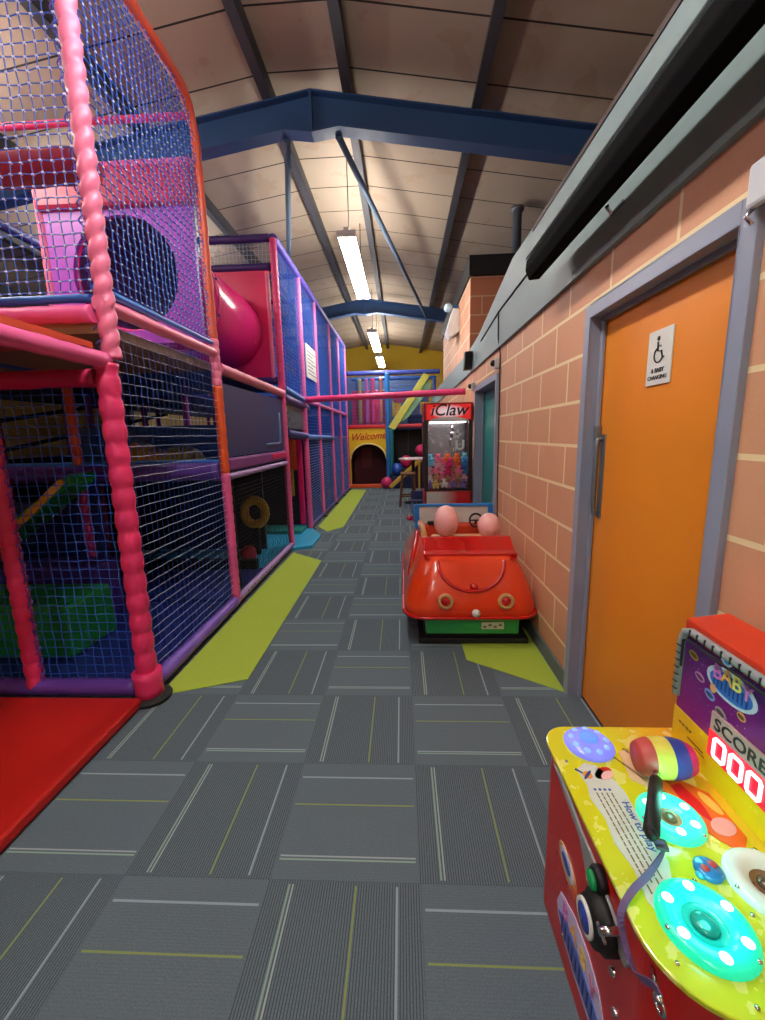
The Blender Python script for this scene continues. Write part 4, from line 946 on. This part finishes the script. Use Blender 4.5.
# tether strap from handle to ring bolt
sp1 = [pb+Vector((.002, -.004, -.006)), Vector((.535, .765, MZ+.035)), Vector((.54, .765, MZ+.016)), Vector((.49, .725, MZ+.012)), Vector((.435, .688, MZ+.012)), Vector((.405, .665, MZ-.01)), Vector((.405, .645, .50)), Vector((.408, .61, .485)), Vector((.410, .575, .52)), Vector((.408, .550, .545))]
def ribbon(pts, wd, th):
    # smooth the path
    P = []
    for i in range(len(pts)-1):
        p0, p1, p2, p3 = pts[max(i-1, 0)], pts[i], pts[i+1], pts[min(i+2, len(pts)-1)]
        for k in range(6):
            s = k/6; P.append(.5*((2*p1)+(p2-p0)*s+(2*p0-5*p1+4*p2-p3)*s*s+(3*p1-p0-3*p2+p3)*s**3))
    P.append(pts[-1]); vs = []; fs = []
    for i, p in enumerate(P):
        d = (P[min(i+1, len(P)-1)]-P[max(i-1, 0)]).normalized(); tw = .5+.9*math.sin(i*.16)
        e1 = d.cross(Vector((0, 0, 1)) if abs(d.z) < .95 else Vector((0, 1, 0))).normalized(); e2 = e1.cross(d)
        a = e1*math.cos(tw)+e2*math.sin(tw); c = d.cross(a)
        vs += [p+a*wd/2+c*th/2, p-a*wd/2+c*th/2, p-a*wd/2-c*th/2, p+a*wd/2-c*th/2]
    for i in range(len(P)-1):
        for k in range(4): fs.append((4*i+k, 4*i+(k+1) % 4, 4*i+4+(k+1) % 4, 4*i+4+k))
    fs += [(3, 2, 1, 0), tuple(range(4*len(P)-4, 4*len(P)))]
    return MB().add(vs, fs)
ribbon(sp1, .013, .0025).build('tether_strap', mat((104, 84, 130), .6, nscale=40.), label='mauve tether strap from mallet handle to ring bolt', cat='strap')
MB().prism([(.525, .785), (.550, .775), (.545, .752), (.522, .758)], 2, MZ+.030, MZ+.038).build('strap_tab', mat((96, 84, 92), .6), mt, bevel=.002)
g = MB().tube([(.407, .545+.013*math.cos(a), .525+.013*math.sin(a)) for a in [2*PI*i/18 for i in range(18)]], .0028, 8, closed=True).build('tether_ring', CHROME, t)
MB().tube([(.437, .62, .51), (.405, .545, .533)], .004, 8).ball((.405, .545, .536), .007, 10, 8).build('eye_bolt', CHROME, g)
# backboard
BX = .785; bt = thing
bb = MB().prism([(BX, .53), (BX, .93), (BX+.115, .945), (BX+.115, .53)], 1, MY0, MY1-.003); bb.build('backbox', mat((206, 58, 30), .35), t, bevel=.006)
def space_mat():
    m, b = newmat('space_print'); x, y, z = xyz(); n = noise(12, 3); n2 = noise(150, 1)
    c = mixc(((z-.62)*3.3+n*.4-.2).max(0.).min(1.), s2l((150, 20, 120)), s2l((52, 24, 104)))
    c = mixc(n2.gt(.74), c, s2l((210, 160, 230)))
    link(c, b.inputs['Base Color']); b.inputs['Roughness'].default_value = .2; b.inputs['Coat Weight'].default_value = .3
    return m
bp_ = MB().box((BX-.004, MY0+.01, .66), (BX-.0005, MY1-.01, .885)); bp_.build('space_panel', space_mat(), t)
MB().box((BX-.006, MY0+.01, .551), (BX-.0005, MY1-.006, .665)).build('lower_strip', mat((236, 190, 20), .25), t)
ed = MB().tube([(BX-.006, MY1-.008, .70), (BX-.006, MY1-.008, .87), (BX-.006, MY1-.018, .895), (BX-.006, MY1-.04, .905), (BX-.006, MY0, .905)], .011, 10); ed.build('grey_edging', mat((150, 156, 160), .4), t)
MB().tube([(BX-.018, MY1-.03, .80), (BX-.018, MY1-.03, .878), (BX-.018, MY1-.045, .885), (BX-.018, MY0, .885)], .0035, 6).build('gasket', BLACK, t)
tk = MB()
for k in range(20): tk.box((BX-.019, MY1-.05-k*.028, .898), (BX-.015, MY1-.047-k*.028, .915))
for k in range(7): tk.box((BX-.019, MY1-.018, .72+k*.022), (BX-.012, MY1-.004, .7225+k*.022))
tk.build('edging_marks', mat((40, 44, 50), .5), t)
def bell(cy2, cz, ry_, rz, rot=0.): return [(cy2+ry_*math.cos(a)*math.cos(rot)-rz*math.sin(a)*math.sin(rot), cz+ry_*math.cos(a)*math.sin(rot)+rz*math.sin(a)*math.cos(rot)) for a in [2*PI*i/26 for i in range(26)]]
def bdec(pts, m, name, d): return MB().prism(pts, 0, BX-.0046-d, BX-.004-d).build(name, m, t)
LG = mat((196, 206, 232), .3)
bdec(bell(.945, .832, .078, .040), LG, 'logo_oval', .0); bdec(bell(.945, .830, .066, .030), mat((60, 110, 200), .3), 'logo_oval', .0008)
lgs = MB()
for k in range(9): lgs.box((BX-.0068, .993-k*.0125, .812), (BX-.0062, .9965-k*.0125, .845))
lgs.build('logo_strokes', mat((36, 60, 140), .3), t)
for k, (ch, c) in enumerate((('B', (206, 110, 190)), ('A', (232, 170, 90)), ('B', (236, 220, 110)), ('Y', (206, 120, 190)))):
    text(ch, .052, mat(c, .3), t, (BX-.0075, .985-k*.030, .855-abs(k-1.5)*.004), (0, -1, 0), (0, 0, 1), depth=.0008, name='logo_letter')
bdec(bell(.955, .897, .018, .012), LG, 'logo_crest', .009); bdec(bell(.952, .897, .009, .007), mat((40, 150, 210), .3), 'logo_crest', .0098)
bdec(bell(.995, .800, .010, .012), mat((232, 160, 110), .3), 'character_blob', .0012)
for (y, z, a, c_, rgb) in ((1.075, .845, .018, .011, (176, 140, 60)), (1.045, .80, .018, .011, (200, 120, 190)), (1.005, .775, .018, .012, (130, 150, 226)), (.965, .752, .018, .012, (170, 140, 150)), (.925, .735, .019, .012, (180, 130, 130)), (.905, .785, .013, .010, (226, 150, 90)), (.88, .72, .018, .012, (150, 120, 190))):
    bdec(bell(y, z, a, c_, .2), mat(rgb, .3), 'planet_print', 0.); bdec(bell(y, z, a*.75, c_*.5, .2), mat(tuple(int(v*.45) for v in rgb), .3), 'planet_print', .0008)
# score display
SD = mat((190, 150, 150), .35)
MB().box((BX-.009, .80, .695), (BX-.004, .985, .745)).build('score_plate', SD, t)
text('SCORE', .044, mat((44, 36, 40), .4), t, (BX-.0095, .895, .718), (0, -1, 0), (0, 0, 1), depth=.0006, sx=1.15)
MB().box((BX-.010, .80, .625), (BX-.004, .985, .695)).build('score_screen', mat((226, 20, 50), .3, emit=.55, var=.1), t)
DG = mat((255, 232, 240), .3, emit=.8, var=0)
for k in range(3):
    yc = .945-k*.052; hw, hh, r_ = .017, .025, .006; g = MB(); zc = .660
    pts = [(yc-hw+.004, zc+hh), (yc+hw-.004, zc+hh), (yc+hw, zc+hh-.005), (yc+hw, zc-hh+.005), (yc+hw-.004, zc-hh), (yc-hw+.004, zc-hh), (yc-hw, zc-hh+.005), (yc-hw, zc+hh-.005)]
    g.tube([(BX-.012, y, z) for y, z in pts], .0043, 6, closed=True); g.build('score_digit', DG, t, label='lit digit 0')
sl = MB()
for k in range(4): sl.box((BX-.007, 1.09-k*.014, .628), (BX-.0062, 1.098-k*.014, .634))
sl.box((BX-.007, 1.00, .606), (BX-.0062, 1.06, .610)).box((BX-.007, .995, .597), (BX-.0062, 1.03, .600)); sl.build('strip_print', mat((120, 90, 20), .4), t)
# front face: grey swoosh trim, coin lock, green button, knob, logos
fx = MX0
sw = [(1.055, .525), (1.0, .53), (.93, .52), (.87, .505), (.80, .50), (.74, .485), (.68, .47), (.645, .45), (.655, .425), (.70, .425), (.735, .455), (.77, .46), (.79, .425), (.82, .42), (.87, .48), (.93, .495), (1.0, .51)]
MB().prism(sw, 0, fx-.008, fx-.001).build('grey_trim', mat((142, 146, 148), .4), t, bevel=.002)
g = MB().lathe([(0, 0), (.028, 0), (.028, .014), (.024, .02), (0, .022)], (fx, .768, .488), axis=(-1, 0, 0), n=24).build('green_button', BLACK, t)
MB().lathe([(0, .022), (.020, .022), (.017, .030), (0, .033)], (fx, .768, .488), axis=(-1, 0, 0), n=24).build('button_cap', mat((20, 130, 70), .15, emit=.1, var=0), g)
g = MB().lathe([(0, 0), (.056, 0), (.056, .025), (.048, .032), (.045, .04), (0, .04)], (fx, .735, .425), axis=(-1, 0, 0), n=30).build('coin_knob', BLACK, t)
MB().lathe([(.028, .040), (.036, .040), (.036, .046), (.028, .046)], (fx, .748, .415), axis=(-1, 0, 0), n=30).build('knob_rim', WHITE, g)
MB().lathe([(0, .040), (.029, .040), (.026, .047), (0, .050)], (fx, .748, .415), axis=(-1, 0, 0), n=30).build('knob_face', mat((50, 70, 170), .2), g)
MB().tube([(fx-.0, .685, .47), (fx-.045, .685, .47)], .008, 12).bar((fx-.042, .70, .47), (fx-.042, .665, .468), .005, .006).build('lock', CHROME, t)
for (y, z) in ((.68, .27), (.93, .10), (.70, .345)): MB().lathe([(.009, 0), (.009, .005), (.005, .008), (0, .009)], (fx, y, z), axis=(-1, 0, 0), n=14).build('bolt', CHROME, t)
def fdec(pts, m, name, d): return MB().prism(pts, 0, fx-.0024-d, fx-.0002-d).build(name, m, t)
fdec(bell(.935, .315, .062, .036, .25), mat((206, 160, 110), .35), 'logo_crest', 0.); fdec(bell(.935, .325, .044, .024, .25), mat((214, 214, 226), .35), 'logo_crest', .002); fdec(bell(.938, .325, .028, .013, .25), mat((50, 80, 170), .35), 'logo_crest', .004); fdec(bell(.885, .30, .015, .014), mat((226, 96, 30), .35), 'logo_crest', .004)
fdec([(.985, .145), (.965, .20), (.93, .215), (.88, .235), (.80, .235), (.745, .215), (.70, .15), (.76, .075), (.86, .075), (.93, .09), (.975, .115)], mat((206, 196, 232), .35), 'logo_shape', 0.)
fdec([(.97, .135), (.93, .165), (.84, .165), (.74, .150), (.72, .14), (.77, .095), (.86, .09), (.93, .105)], mat((80, 104, 190), .35), 'logo_shape', .002)
for k, (ch, c) in enumerate((('B', (206, 110, 180)), ('A', (226, 170, 100)), ('B', (226, 190, 90)), ('Y', (206, 110, 150)))):
    text(ch, .062, mat(c, .35), t, (fx-.0052, .925-k*.053, .194-abs(k-1.5)*.006), (0, -1, 0), (0, 0, 1), depth=.0008, name='logo_letter')
lgs = MB()
for k in range(9): lgs.box((fx-.0062, .76+k*.022, .105), (fx-.0046, .767+k*.022, .150))
lgs.build('logo_strokes', mat((44, 52, 120), .35), t)

for o in bpy.data.objects:
    if '_abs' in o: del o['_abs']
